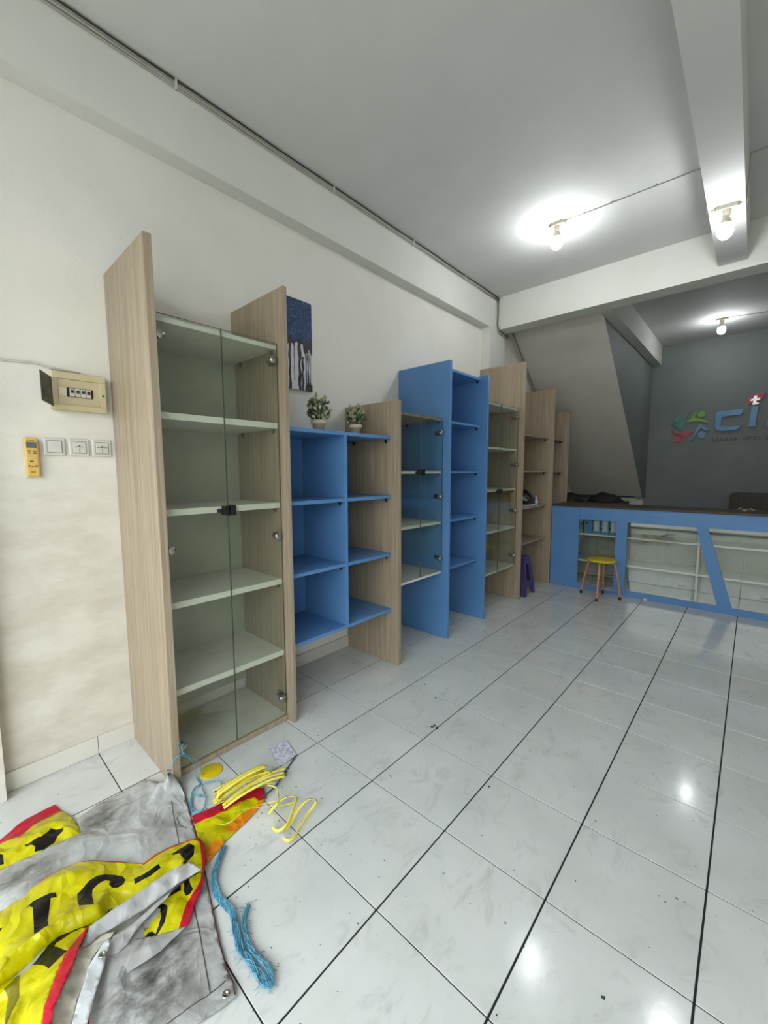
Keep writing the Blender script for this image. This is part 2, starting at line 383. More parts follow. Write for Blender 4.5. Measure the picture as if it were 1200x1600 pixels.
bx('breaker_window', M['black'], fb, fx-0.006, fx-0.0045, -0.423, -0.322, 1.779, 1.821, 0)
for k in range(4):
    b = bx('breaker', M['plate'], fb, fx-0.0045, fx+0.004, -0.414+k*0.021, -0.395+k*0.021, 1.781, 1.818)
    bx('breaker_switch', M['dcable'], b, fx+0.004, fx+0.010, -0.410+k*0.021, -0.399+k*0.021, 1.797, 1.810)
bx('warning_mark', M['red'], fb, fx+0.004, fx+0.0052, -0.348, -0.334, 1.795, 1.802, 0)
MB().lathe([(0.004, 0), (0.004, 0.004)], (fx, -0.283, 1.798), 10, 'x').build('latch_hole', M['black'], fb)
MB().prism([(fx+0.002, -0.480, 1.729), (fx+0.002, -0.480, 1.857), (fx+0.094, -0.532, 1.866), (fx+0.094, -0.532, 1.738)], (0.003, 0.004, 0)).build('lid', M['smoke'], fb, bevel=0.002, label='dark smoked lid swung open')
def plate(y, label, kind):
    t = thing('wall_switch', (XW, y, 1.55), label, 'switch' if kind == 0 else 'socket')
    MB().box(XW, XW+0.010, y-0.041, y+0.041, 1.509, 1.591).build('face_plate', M['plate'], t, bevel=0.006)
    MB().box(XW+0.010, XW+0.0115, y-0.028, y+0.028, 1.522, 1.578).build('shadow_gap', M['plate2'], t, bevel=0.0005)
    if kind == 0:
        MB().box(XW+0.010, XW+0.015, y-0.026, y+0.026, 1.524, 1.576).build('rocker', M['plate'], t, bevel=0.002)
    else:
        MB().box(XW+0.010, XW+0.0135, y-0.026, y+0.026, 1.524, 1.576).build('insert', M['plate'], t, bevel=0.003)
        ww = 0.018 if kind == 1 else 0.022
        MB().box(XW+0.0135, XW+0.0145, y-ww, y+ww, 1.551, 1.554).box(XW+0.0135, XW+0.0145, y-0.004, y+0.004, 1.554, 1.560).build('socket_slot', M['plate2'], t)
        MB().box(XW+0.0135, XW+0.0148, y-0.001, y+0.001, 1.526, 1.546).build('seam', M['plate2'], t)
plate(-0.479, 'white wall switch with one plain rocker beside the yellow remote control', 0)
plate(-0.386, 'middle plate of the three wall plates below the fuse box', 1)
plate(-0.294, 'wall plate nearest the tall wooden panel, right of the three', 2)
rc = thing('remote_control', (XW, -0.562, 1.5), 'yellowed remote control in a holder on the left wall', 'remote control')
MB().box(XW, XW+0.018, -0.590, -0.537, 1.408, 1.50).build('holder', M['cream'], rc, bevel=0.004)
MB().box(XW+0.006, XW+0.028, -0.588, -0.539, 1.412, 1.586).build('body', M['remote'], rc, bevel=0.007)
bx('screen', M['lcd'], rc, XW+0.028, XW+0.0292, -0.581, -0.546, 1.540, 1.566, 0)
for (a, b, c, mt) in ((-0.580, -0.566, 1.524, 'lcd'), (-0.560, -0.548, 1.524, 'lcd'), (-0.576, -0.570, 1.515, 'lcd'), (-0.560, -0.548, 1.515, 'dcable'), (-0.578, -0.566, 1.492, 'plate'), (-0.572, -0.560, 1.478, 'dcable'), (-0.580, -0.572, 1.458, 'dcable'), (-0.570, -0.560, 1.456, 'plate2'), (-0.557, -0.547, 1.458, 'dcable'), (-0.573, -0.556, 1.432, 'dcable')):
    bx('button', M[mt], rc, XW+0.028, XW+0.030, a, b, c, c+0.005, 0.0006)
bx('brand_strip', M['dcable'], rc, XW+0.028, XW+0.0288, -0.576, -0.552, 1.572, 1.575, 0)

# canvas painting with blue crown and black trunks
pn = thing('painting', (XW, 0.8, 2.3), 'narrow canvas painting of dark blue tree crowns over black trunks on white', 'painting')
px = XW+0.022; PY0, PY1, PZ0, PZ1 = 0.72, 1.012, 2.0, 2.605
M['canvas'] = mk_paint('painted_white_canvas', rgb(196, 196, 204), rgb(220, 220, 226), 0.6)
t_ = NT('blue_dabbed_paint'); t_.col(t_.ramp(t_.noise(t_.world(), 28, 5, 0.6, 2.0), [(0.3, rgb(4, 16, 44)), (0.46, rgb(10, 42, 88)), (0.58, rgb(20, 66, 112)), (0.72, rgb(84, 126, 156))])); t_.rough(0.55); t_.bump(t_.noise(t_.world(), 60, 3), 0.5, 0.004); M['bluepaint'] = t_.m
M['blackpaint'] = plain('black_brushed_paint', rgb(14, 14, 20), 0.5)
bx('canvas', M['canvas'], pn, XW, px, PY0, PY1, PZ0, PZ1)
crown = []
n = 40
for k in range(n+1):
    y = PY0 + (PY1-PY0)*k/n
    crown.append((px+0.0005, y, 2.335 + 0.018*math.sin(k*0.55)+0.012*math.sin(k*1.7)+random.uniform(-.006, .006)))
MB().prism([(px+0.0005, PY0, PZ1-0.002), (px+0.0005, PY1-0.004, PZ1-0.002), (px+0.0005, PY1, PZ1-0.012)][::-1]+crown, (0.001, 0, 0)).build('painted_crown', M['bluepaint'], pn)
sh = []
for k in range(n+1):
    y = PY0 + (PY1-PY0)*k/n
    sh.append((px, y, 2.305 + 0.016*math.sin(k*0.9+1)+random.uniform(-.014, .014)+(0.0 if k < n*0.75 else -0.04)))
MB().prism([(px, PY0, 2.38), (px, PY1, 2.38)][::-1]+sh, (0.0008, 0, 0)).build('painted_foliage_shadow', M['blackpaint'], pn)
tb = MB()
random.seed(11)
for (yc, w, z0) in ((0.735, .008, 2.0), (0.765, .012, 2.0), (0.822, .009, 2.0), (0.858, .003, 2.06), (0.903, .013, 2.0), (0.929, .009, 2.0), (0.958, .005, 2.0), (0.975, .006, 2.02), (0.992, .004, 2.0)):
    top = 2.33 if yc != 0.929 else 2.23
    pts = []
    K = 9
    for k in range(K+1): pts.append((px, yc-w*(1+0.4*math.sin(k*2.1+yc*40))*(0.7 if 3 < k < 6 else 1), z0+(top-z0)*k/K))
    for k in range(K, -1, -1): pts.append((px, yc+w*(1+0.4*math.sin(k*1.7+yc*31))*(0.7 if 3 < k < 6 else 1), z0+(top-z0)*k/K))
    tb.prism(pts, (0.0009, 0, 0))
tb.prism([(px, 0.945, 2.0), (px, 1.01, 2.0), (px, 1.01, 2.05), (px, 0.98, 2.06), (px, 0.95, 2.04)], (0.0004, 0, 0))
tb.build('painted_trunks', M['blackpaint'], pn)

# ------------------------------------------------------------------ shelving wall
XF, XS = 0.165, 0.095      # front edge of the side panels / of the shelves
def side(t, y0, y1, z, mat, xb=XW+0.002, name='side_panel', xf=XF): return bx(name, mat, t, xb, xf, y0, y1, 0.001, z, 0.0015)
def pins(par, y, z, xs_=(0.06, -0.27), mat='black'):
    for x in xs_: MB().box(x-0.012, x+0.004, y-0.014, y-0.0005, z-0.016, z-0.0005).box(x-0.008, x, y-0.010, y-0.0005, z-0.026, z-0.016).build('shelf_pin', M[mat], par)
def shelf(t, y0, y1, z, mat, th=0.02, xb=-0.352, xf=XS, pin=True, pmat='black', name='shelf'):
    o = bx(name, mat, t, xb, xf, y0+0.001, y1-0.001, z-th, z, 0.001)
    if pin: pins(o, y1, z-th, mat=pmat)
    return o
def hinge(door, yg, z, ywall, sgn):
    """chrome glass hinge: round cap on the glass, arm to the side panel"""
    xg = 0.108
    h = MB(); h.lathe([(0.015, -0.022), (0.019, -0.018), (0.021, 0.004), (0.019, 0.009), (0.008, 0.011)], (xg, yg, z), 18, 'x')
    h.box(0.045, 0.097, min(yg, ywall), max(yg, ywall), z-0.008, z+0.006)
    h.box(0.03, 0.075, min(ywall, ywall-sgn*0.012), max(ywall, ywall-sgn*0.012), z-0.018, z+0.014)
    h.build('hinge', M['chrome'], door)
def glass_doors(t, y0, y1, z0, z1, hz, lockz, ysplit, flip=False):
    xg0, xg1 = 0.098, 0.104
    for k, (a, b) in enumerate(((y0+0.003, ysplit-0.0015), (ysplit+0.0015, y1-0.003))):
        d = MB().box(xg0, xg1, a, b, z0, z1).build('glass_door', M['glass'], t)
        e = MB()
        e.box(xg0, xg1, b-0.0006, b+0.0002, z0, z1).box(xg0, xg1, a-0.0002, a+0.0006, z0, z1).box(xg0, xg1, a, b, z1-0.0006, z1+0.0006)
        e.build('glass_rim', M['glassedge'], d)
        for z in hz:
            if k == 0: hinge(d, a+0.028, z, y0, -1)
            else: hinge(d, b-0.028, z, y1, 1)
        if k == 1:
            MB().box(0.080, 0.122, ysplit+0.003, ysplit+0.034, lockz-0.027, lockz+0.025).build('door_lock', M['black'], d, bevel=0.002)
        else:
            MB().box(0.084, 0.122, ysplit-0.026, ysplit-0.003, lockz-0.024, lockz+0.022).box(0.084, 0.094, ysplit-0.05, ysplit-0.026, lockz-0.010, lockz+0.008).build('lock_bracket', M['black'], d, bevel=0.002)

# unit 1: tall glass cabinet nearest the shop front
u = thing('glass_cabinet', (-0.1, 0.1, 0), 'tall ash-wood glass cabinet beside the fuse box, nearest the banners', 'cabinet')
side(u, -0.237, -0.204, 2.388, M['wood']); side(u, 0.415, 0.439, 2.388, M['wood'])
bx('back_panel', M['backing'], u, -0.352, -0.346, -0.204, 0.415, 0.10, 2.09)
bx('top_board', M['white'], u, -0.352, 0.094, -0.203, 0.414, 2.078, 2.10)
bx('bottom_board', M['white'], u, -0.352, 0.094, -0.203, 0.414, 0.012, 0.030)
bx('kick_rail', M['wood'], u, 0.094, 0.112, -0.203, 0.414, 0.001, 0.030)
pins(u, 0.415, 2.078, mat='chrome')
for z in (1.695, 1.263, 0.832, 0.415): shelf(u, -0.204, 0.415, z, M['white'], 0.030, -0.345, 0.088, pmat='chrome')
glass_doors(u, -0.204, 0.415, 0.032, 2.108, (2.02, 1.08, 0.14), 1.243, 0.105)

# unit 2: blue open cubbies between the wooden panels
u = thing('cubby_shelf', (-0.1, 0.9, 0.4), 'blue open cubby shelf of six compartments under the two potted plants', 'shelf')
bx('back_panel', M['blue'], u, -0.352, -0.342, 0.44, 1.34, 0.40, 1.68)
bx('top_board', M['blue'], u, -0.342, 0.100, 0.441, 1.340, 1.660, 1.682); pins(u, 1.341, 1.660)
bx('divider', M['blue'], u, -0.342, 0.099, 0.894, 0.916, 0.401, 1.660)
for (a, b) in ((0.440, 0.894), (0.916, 1.341)):
    for z in (1.262, 0.840): shelf(u, a, b, z, M['blue'], 0.022, -0.342, 0.098)
    shelf(u, a, b, 0.424, M['blue'], 0.022, -0.342, 0.098, pin=False, name='bottom_board')

# unit 3: glass cabinet between the low wooden panel and the tall blue panel
u = thing('glass_cabinet', (-0.1, 1.7, 0.58), 'short glass cabinet hung between a low wooden panel and a tall blue panel', 'cabinet')
side(u, 1.341, 1.377, 1.93, M['wood']); side(u, 1.995, 2.023, 2.325, M['blue'], name='blue_side_panel')
bx('back_panel', M['blue'], u, -0.352, -0.346, 1.377, 1.995, 0.565, 1.865)
bx('top_board', M['wood'], u, -0.352, 0.094, 1.378, 1.994, 1.845, 1.867); pins(u, 1.995, 1.845)
bx('bottom_board', M['white'], u, -0.352, 0.094, 1.378, 1.994, 0.566, 0.586)
for z in (1.436, 1.012): shelf(u, 1.377, 1.995, z, M['white'], 0.022, -0.345, 0.088, pmat='chrome')
glass_doors(u, 1.377, 1.995, 0.588, 1.862, (1.748, 1.224, 0.70), 1.425, 1.69)

# unit 4: blue open bookcase
u = thing('open_shelf', (-0.1, 2.3, 0), 'blue open bookcase with five shelves between two tall blue panels', 'shelf')
side(u, 2.627, 2.651, 2.311, M['blue'])
bx('back_panel', M['blue'], u, -0.352, -0.342, 2.024, 2.626, 0.566, 2.29)
for z in (2.293, 1.860, 1.435, 1.012, 0.590): shelf(u, 2.023, 2.627, z, M['blue'], 0.020, -0.341, 0.090)

# unit 5: far glass cabinet
u = thing('glass_cabinet', (-0.1, 3.05, 0.4), 'far glass cabinet between the blue bookcase and the tallest wooden panel', 'cabinet')
side(u, 3.446, 3.471, 2.59, M['wood'])
bx('back_panel', M['wood'], u, -0.352, -0.346, 2.652, 3.445, 0.38, 2.10)
bx('top_board', M['white'], u, -0.352, 0.094, 2.652, 3.445, 2.08, 2.10)
bx('bottom_board', M['white'], u, -0.352, 0.094, 2.652, 3.445, 0.378, 0.400)
for z in (1.672, 1.247, 0.825): shelf(u, 2.651, 3.446, z, M['white'], 0.022, -0.345, 0.088, pmat='chrome')
glass_doors(u, 2.651, 3.446, 0.384, 2.102, (2.01, 1.504, 1.0, 0.496), 1.225, 3.03)

# unit 6 and 7: open wooden shelves
u = thing('open_shelf', (-0.1, 3.9, 0), 'open wooden shelf holding the black telephone, above the purple stool', 'shelf')
side(u, 4.340, 4.366, 2.437, M['wood'])
bx('back_panel', M['wood'], u, -0.278, -0.268, 3.472, 4.339, 0.58, 1.85)
for z in (1.850, 1.437, 1.017, 0.600): shelf(u, 3.471, 4.340, z, M['wood'], 0.020, -0.267, 0.100)
u = thing('open_shelf', (-0.1, 4.6, 0), 'narrow open wooden shelf standing behind the left end of the counter', 'shelf')
side(u, 4.890, 4.914, 2.215, M['wood'])
bx('back_panel', M['wood'], u, -0.352, -0.342, 4.367, 4.889, 0.98, 1.85)
for z in (1.850, 1.432): shelf(u, 4.366, 4.890, z, M['wood'], 0.020, -0.341, 0.100)

# ------------------------------------------------------------------ potted plants
M['leaf'] = mk_paint('dusty_green_leaf', rgb(126, 134, 98), rgb(168, 172, 138), 0.6, 60, 0.3)
M['leaf2'] = mk_paint('dark_green_leaf', rgb(52, 64, 44), rgb(80, 92, 64), 0.6, 60, 0.3)
M['pot'] = plain('tan_clay', rgb(208, 186, 150), 0.7)
M['potrim'] = plain('pale_pot_rim', rgb(232, 216, 202), 0.6)
M['soil'] = plain('dark_soil', rgb(46, 38, 30), 0.9)
def potted(x, y, z, s, hgt, seed, label):
    t = thing('potted_plant', (x, y, z), label, 'plant')
    MB().lathe([(0.032*s, 0.0), (0.040*s, 0.052), (0.044*s, 0.053), (0.049*s, 0.056), (0.050*s, 0.083), (0.044*s, 0.083), (0.042*s, 0.076)], (x, y, z), 24).build('pot', M['pot'], t)
    MB().lathe([(0.0502*s, 0.0), (0.0508*s, 0.012), (0.0505*s, 0.016)], (x, y, z+0.060), 24).build('pot_rim', M['potrim'], t)
    MB().lathe([(0.04*s, 0.0), (0.041*s, 0.004)], (x, y, z+0.073), 18).build('soil', M['soil'], t)
    R = random.Random(seed)
    st = MB(); 
    stems = []
    for k in range(9):
        a = R.uniform(0, 6.28); q = R.uniform(0.1, 1)*0.055*s
        top = Vector((x+q*math.cos(a), y+q*math.sin(a), z+0.08+hgt*R.uniform(0.55, 0.95)))
        st.tube([(x+0.3*q*math.cos(a), y+0.3*q*math.sin(a), z+0.074), ((x+top.x)/2, (y+top.y)/2, z+0.08+hgt*0.3), top], 0.0025, 5); stems.append(top)
    st.build('stem', M['leaf2'], t)
    def bud(c, d, L, w, mat):
        d = d.normalized(); a = d.orthogonal().normalized(); b = d.cross(a)
        prof = [(0.15, 0), (0.75, 0.25), (1.0, 0.5), (0.7, 0.78), (0.12, 1.0)]
        vs_ = []
        for (rr, h) in prof:
            for k in range(6):
                an = k*math.pi/3; vs_.append(c+d*L*h+(a*math.cos(an)+b*math.sin(an))*w*rr)
        fs = [(j*6+k, j*6+(k+1) % 6, (j+1)*6+(k+1) % 6, (j+1)*6+k) for j in range(4) for k in range(6)]+[[5,4,3,2,1,0], [24,25,26,27,28,29]]
        m_ = MB(); m_.add(vs_, fs, 0, True); return m_.build('leaf', mat, t)
    for top in stems:
        bud(top, Vector((R.uniform(-.4, .4), R.uniform(-.4, .4), 1)), 0.036, 0.0105, M['leaf'])
    for k in range(84):
        a = R.uniform(0, 6.28); h = R.uniform(0.0, 0.8)
        q = (0.022+0.042*math.sin(min(1, h+0.25)*2.4))*s*R.uniform(0.45, 1.05)
        c = Vector((x+q*math.cos(a), y+q*math.sin(a), z+0.082+hgt*h))
        bud(c, Vector((math.cos(a)*0.7, math.sin(a)*0.7, R.uniform(0.1, 1.1))), R.uniform(0.022, 0.034), R.uniform(0.008, 0.011), M['leaf'] if R.random() > 0.5 else M['leaf2'])
potted(-0.10, 0.851, 1.683, 1.0, 0.155, 1, 'potted plant with taller foliage, left one on the blue cubby shelf')
potted(-0.10, 1.187, 1.683, 0.92, 0.125, 5, 'potted plant with lower bushy foliage beside the short wooden panel')

# ------------------------------------------------------------------ shop counter
CY = 4.36
M['cback'] = plain('dull_white_sliding_door', rgb(176, 178, 164), 0.3)
ct = thing('shop_counter', (2.0, 4.6, 0), 'blue shop counter with glass front, white shelves and dark brown top', 'counter')
bx('left_panel', M['blue'], ct, 0.170, 0.496, CY, CY+0.018, 0.001, 1.0)
bx('top_rail', M['blue'], ct, 0.498, 3.9, CY, CY+0.018, 0.85, 1.0)
bx('post', M['blue'], ct, 0.895, 1.010, CY+0.001, CY+0.018, 0.068, 0.85)
bx('bottom_rail', M['blue'], ct, 0.498, 3.9, CY, CY+0.018, 0.001, 0.068)
MB().prism([(1.627, CY+0.001, 0.85), (1.721, CY+0.001, 0.85), (1.952, CY+0.001, 0.068), (1.837, CY+0.001, 0.068)], (0, 0.016, 0)).build('slanted_post', M['blue'], ct, bevel=0.001)
MB().prism([(2.75, CY+0.001, 0.068), (2.87, CY+0.001, 0.068), (3.1, CY+0.001, 0.85), (3.0, CY+0.001, 0.85)], (0, 0.016, 0)).build('slanted_post', M['blue'], ct, bevel=0.001)
for a, b in ((0.497, 0.96), (0.96, 1.68), (1.68, 2.9), (2.9, 3.9)):
    bx('glass_pane', M['cglass'], ct, a, b-0.002, CY+0.019, CY+0.024, 0.07, 0.99, 0)
YI = CY+0.05
bx('bottom_board', M['white'], ct, 0.19, 3.9, YI, 4.82, 0.045, 0.068)
bx('end_board', M['white'], ct, 0.172, 0.19, CY+0.02, 4.84, 0.001, 0.99)
for x in (0.95, 1.655, 2.36, 3.1):
    bx('divider', M['white'], ct, x-0.010, x+0.010, YI, 4.82, 0.068, 0.99)
xsd = [0.19, 0.94, 0.96, 1.645, 1.665, 2.35, 2.37, 3.09, 3.11, 3.9]
for k in range(0, 10, 2):
    for z in (0.678, 0.355): bx('shelf', M['white'], ct, xsd[k], xsd[k+1], YI+0.004, 4.80, z-0.02, z)
    bx('back_door', M['cback'], ct, xsd[k]+0.004, (xsd[k]+xsd[k+1])/2+0.02, 4.80, 4.815, 0.085, 0.99)
    d = bx('back_door', M['cback'], ct, (xsd[k]+xsd[k+1])/2, xsd[k+1]-0.004, 4.82, 4.835, 0.085, 0.99)
    bx('door_pull', M['plate2'], d, (xsd[k]+xsd[k+1])/2+0.16, (xsd[k]+xsd[k+1])/2+0.23, 4.794, 4.799, 0.11, 0.125)
bx('countertop', M['dwood'], ct, 0.168, 3.95, CY-0.012, 4.87, 1.001, 1.022)
# lever-arch files on the top shelf inside the counter
M['fileblue'] = plain('light_blue_card', rgb(86, 150, 188), 0.5); M['filelabel'] = plain('file_label_paper', rgb(214, 220, 220), 0.7)
for k in range(4):
    x = 0.525+k*0.094
    t = thing('lever_arch_file', (x, 4.46, 0.68), ['blue lever arch file with no white label, leftmost on the counter shelf', 'second blue file from the left on the counter shelf', 'third blue file from the left on the counter shelf', 'rightmost blue file on the counter shelf, next to the blue post'][k], 'file', 'lever arch files inside the counter')
    bx('file_cover', M['fileblue'], t, x, x+0.086, 4.46, 4.73, 0.679, 0.955, 0.002)
    if k: bx('spine_label', M['filelabel'], t, x+0.016, x+0.072, 4.4585, 4.460, 0.712, 0.85, 0)
    MB().lathe([(0.010, 0), (0.010, -0.002)], (x+0.028 if not k else x+0.008, 4.459, 0.745 if k else 0.80), 12, 'y').build('finger_hole', M['black'], t)
g = MB(); R = random.Random(4)
for k in range(9):
    a = R.uniform(0, 6.28); L = R.uniform(0.05, 0.10); c = Vector((1.985, 4.46, 1.0245)); d = Vector((math.cos(a), math.sin(a)*0.7, 0)); s_ = Vector((-d.y, d.x, 0))*0.02
    h = R.uniform(0.012, 0.05)
    g.add([c, c+d*L*0.5+s_+Vector((0, 0, h)), c+d*L+Vector((0, 0, h*0.5)), c+d*L*0.5-s_+Vector((0, 0, h*0.9))], [(0, 1, 2, 3)])
g.build('plastic_leaves', M['leaf'], None, solid=0.0015, label='small heap of green artificial leaves lying on the dark countertop', cat='plant')

# ------------------------------------------------------------------ stools
M['yellow'] = plain('yellow_plastic', rgb(214, 190, 20), 0.4); M['copper'] = plain('copper_orange_tube', rgb(196, 132, 84), 0.35)
M['purple'] = plain('purple_plastic', rgb(80, 62, 116), 0.4)
cx, cy, zs = 0.812, 4.165, 0.435
t = thing('round_stool', (cx, cy, 0), 'yellow round-seat stool with four copper legs in front of the counter', 'stool')
MB().lathe([(0.128, -0.022), (0.140, -0.020), (0.147, -0.012), (0.146, -0.003), (0.138, 0.003), (0.10, 0.001), (0.04, -0.001), (0.005, -0.001)], (cx, cy, zs), 32).build('seat', M['yellow'], t)
for (fx_, fy_) in ((0.603, 4.175), (0.832, 3.945), (0.798, 4.325), (1.012, 4.165)):
    dx, dy = fx_-cx, fy_-cy; L = math.hypot(dx, dy); dx /= L; dy /= L
    P = smooth_path([(cx+dx*0.06, cy+dy*0.06, zs-0.030), (cx+dx*0.115, cy+dy*0.115, zs-0.030), (cx+dx*0.138, cy+dy*0.138, zs-0.045), (cx+dx*0.146, cy+dy*0.146, zs-0.085), (cx+dx*(L*0.5+0.075), cy+dy*(L*0.5+0.075), 0.2), (fx_, fy_, 0.025)], 5)
    l = MB().tube(P, 0.0105, 10).build('leg', M['copper'], t)
    MB().lathe([(0.0145, 0.0), (0.0150, 0.006), (0.0135, 0.034)], (fx_, fy_, 0.0005), 12).build('rubber_foot', M['black'], l)
MB().tube([(0.63, 4.174, 0.10), (0.985, 4.166, 0.10)], 0.005, 6).tube([(0.829, 3.972, 0.112), (0.80, 4.30, 0.112)], 0.005, 6).build('cross_brace', M['copper'], t)
# purple stackable stool
sx0, sx1, sy0, sy1, H = -0.115, 0.185, 3.560, 3.850, 0.445
t = thing('plastic_stool', ((sx0+sx1)/2, (sy0+sy1)/2, 0), 'purple plastic stool under the open wooden shelf', 'stool')
def at(u_, v_, z):
    """point on the tapered block: u,v in 0..1 at the foot, drawn in towards the top"""
    k = 0.055*z/H
    x0, x1, y0, y1_ = sx0+k, sx1-k, sy0+k, sy1-k
    return (x0+(x1-x0)*u_, y0+(y1_-y0)*v_, z)
def wallpiece(mb, sidei, a0, a1, b0, b1, z0, z1, th=0.03):
    """panel piece on one side between horizontal fractions a (at z0) and b (at z1)"""
    def p(a, z, d):
        return {0: at(a, d, z), 1: at(1-d, a, z), 2: at(1-a, 1-d, z), 3: at(d, 1-a, z)}[sidei]
    mb.hexa([p(a0, z0, 0), p(a1, z0, 0), p(a1, z0, th), p(a0, z0, th)], [p(b0, z1, 0), p(b1, z1, 0), p(b1, z1, th), p(b0, z1, th)])
for s_i in range(4):
    l = MB(); wallpiece(l, s_i, 0.0, 0.17, 0.0, 0.24, 0.0005, 0.16); wallpiece(l, s_i, 0.0, 0.30, 0.0, 0.32, 0.16, 0.36)
    q = (s_i-1) % 4; wallpiece(l, q, 0.83, 1.0, 0.76, 1.0, 0.0005, 0.16); wallpiece(l, q, 0.70, 1.0, 0.68, 1.0, 0.16, 0.36)
    l.build('leg', M['purple'], t)
    b = MB(); wallpiece(b, s_i, 0.24, 0.76, 0.27, 0.73, 0.085, 0.16); b.build('stretcher', M['purple'], t)
    b = MB(); wallpiece(b, s_i, 0.0, 1.0, 0.0, 1.0, 0.36, 0.43); b.build('apron', M['purple'], t)
MB().hexa([at(-.02, -.02, 0.43), at(1.02, -.02, 0.43), at(1.02, 1.02, 0.43), at(-.02, 1.02, 0.43)], [at(0.02, 0.02, H), at(0.98, 0.02, H), at(0.98, 0.98, H), at(0.02, 0.98, H)]).build('seat', M['purple'], t, bevel=0.004)

# ------------------------------------------------------------------ things on the wooden shelf
t = thing('telephone', (-0.05, 4.0, 1.018), 'black desk telephone with pale trim on the open wooden shelf', 'telephone')
zz = 1.0175; M['pale'] = plain('pale_grey_plastic', rgb(190, 190, 190), 0.3)
MB().box(-0.20, 0.085, 3.80, 4.08, zz, zz+0.020).build('base_tray', M['pale'], t, bevel=0.003)
MB().hexa([(-0.20, 3.82, zz+0.020), (0.065, 3.82, zz+0.020), (0.065, 4.06, zz+0.020), (-0.20, 4.06, zz+0.020)], [(-0.20, 3.82, zz+0.15), (0.05, 3.82, zz+0.06), (0.05, 4.06, zz+0.06), (-0.20, 4.06, zz+0.15)]).build('body', M['black'], t, bevel=0.004)
MB().hexa([(-0.19, 3.84, zz+0.147), (0.04, 3.84, zz+0.064), (0.04, 3.92, zz+0.064), (-0.19, 3.92, zz+0.147)], [(-0.19, 3.84, zz+0.155), (0.044, 3.84, zz+0.071), (0.044, 3.92, zz+0.071), (-0.19, 3.92, zz+0.155)]).build('keypad_plate', M['pale'], t, bevel=0.001)
MB().tube(smooth_path([(-0.17, 4.01, zz+0.16), (-0.13, 4.01, zz+0.185), (-0.04, 4.01, zz+0.165), (0.04, 4.01, zz+0.11), (0.065, 4.01, zz+0.065)], 5), [0.021]*21, 8).build('handset', M['black'], t)
MB().hexa([(-0.055, 3.86, zz+0.09), (-0.035, 3.86, zz+0.09), (-0.035, 4.00, zz+0.09), (-0.055, 4.00, zz+0.09)], [(-0.085, 3.86, zz+0.28), (-0.065, 3.86, zz+0.28), (-0.065, 4.00, zz+0.28), (-0.085, 4.00, zz+0.28)]).build('display_flap', M['pale'], t, bevel=0.002)
MB().hexa([(-0.038, 3.87, zz+0.11), (-0.034, 3.87, zz+0.11), (-0.034, 3.99, zz+0.11), (-0.038, 3.99, zz+0.11)], [(-0.066, 3.87, zz+0.27), (-0.062, 3.87, zz+0.27), (-0.062, 3.99, zz+0.27), (-0.066, 3.99, zz+0.27)]).build('display', M['black'], t)
MB().lathe([(0.020, 0), (0.021, 0.05), (0.012, 0.068), (0.010, 0.085), (0.012, 0.09), (0.011, 0.105), (0.002, 0.106)], (0.065, 4.10, zz+0.0005), 14).build('small_bottle', M['pale'], None, label='small pale bottle beside the black telephone', cat='bottle')

# ------------------------------------------------------------------ rear room: sign, cabinet, dark clutter under the stair
cb = thing('rear_cabinet', (2.3, 6.7, 0), 'dark brown wooden cabinet against the rear wall behind the counter', 'cabinet')
bx('body', M['dwood'], cb, 1.80, 3.2, 6.60, 7.10, 0.001, 1.09, 0.003)
bx('top', M['black'], cb, 1.815, 3.22, 6.58, 7.11, 1.09, 1.112, 0.002)
M['darkcloth'] = mk_paint('dark_bin_liner', rgb(22, 20, 20), rgb(38, 34, 32), 0.6, 12, 0.6)
bt = thing('storage_table', (0.1, 5.9, 0), 'dark low table under the stair behind the counter', 'table')
bx('table_top', M['dwood'], bt, -0.30, 0.60, 5.4, 6.5, 0.93, 0.96)
for (x, y) in ((-0.27, 5.43), (0.57, 5.43), (-0.27, 6.47), (0.57, 6.47)): bx('leg', M['dwood'], bt, x-0.025, x+0.025, y-0.025, y+0.025, 0.001, 0.93)
def lump(name, x, y, z, rx, ry, rz, seed, label, cat):
    mb = MB(); N, K = 18, 9; vs_ = []
    for j in range(K+1):
        th = math.pi/2*j/K
        for k in range(N):
            a = 2*math.pi*k/N; d = Vector((math.cos(a)*math.cos(th), math.sin(a)*math.cos(th), math.sin(th)))
            q = 1+0.22*noise.noise(d*2.3+Vector((seed, 0, 0)))
            vs_.append((x+rx*d.x*q, y+ry*d.y*q, z+rz*max(0, d.z)*q))
    fs = [(j*N+k, j*N+(k+1) % N, (j+1)*N+(k+1) % N, (j+1)*N+k) for j in range(K) for k in range(N)]+[list(range(N))[::-1]]
    mb.add(vs_, fs, 0, True); return mb.build(name, M['darkcloth'], None, label=label, cat=cat)
lump('black_bag', -0.05, 5.66, 0.961, 0.20, 0.20, 0.14, 3, 'black bag on the dark table right behind the narrow wooden shelf', 'bag')
lump('black_bag', 0.33, 6.16, 0.961, 0.24, 0.26, 0.13, 9, 'flatter black bag on the dark table under the stair', 'bag')
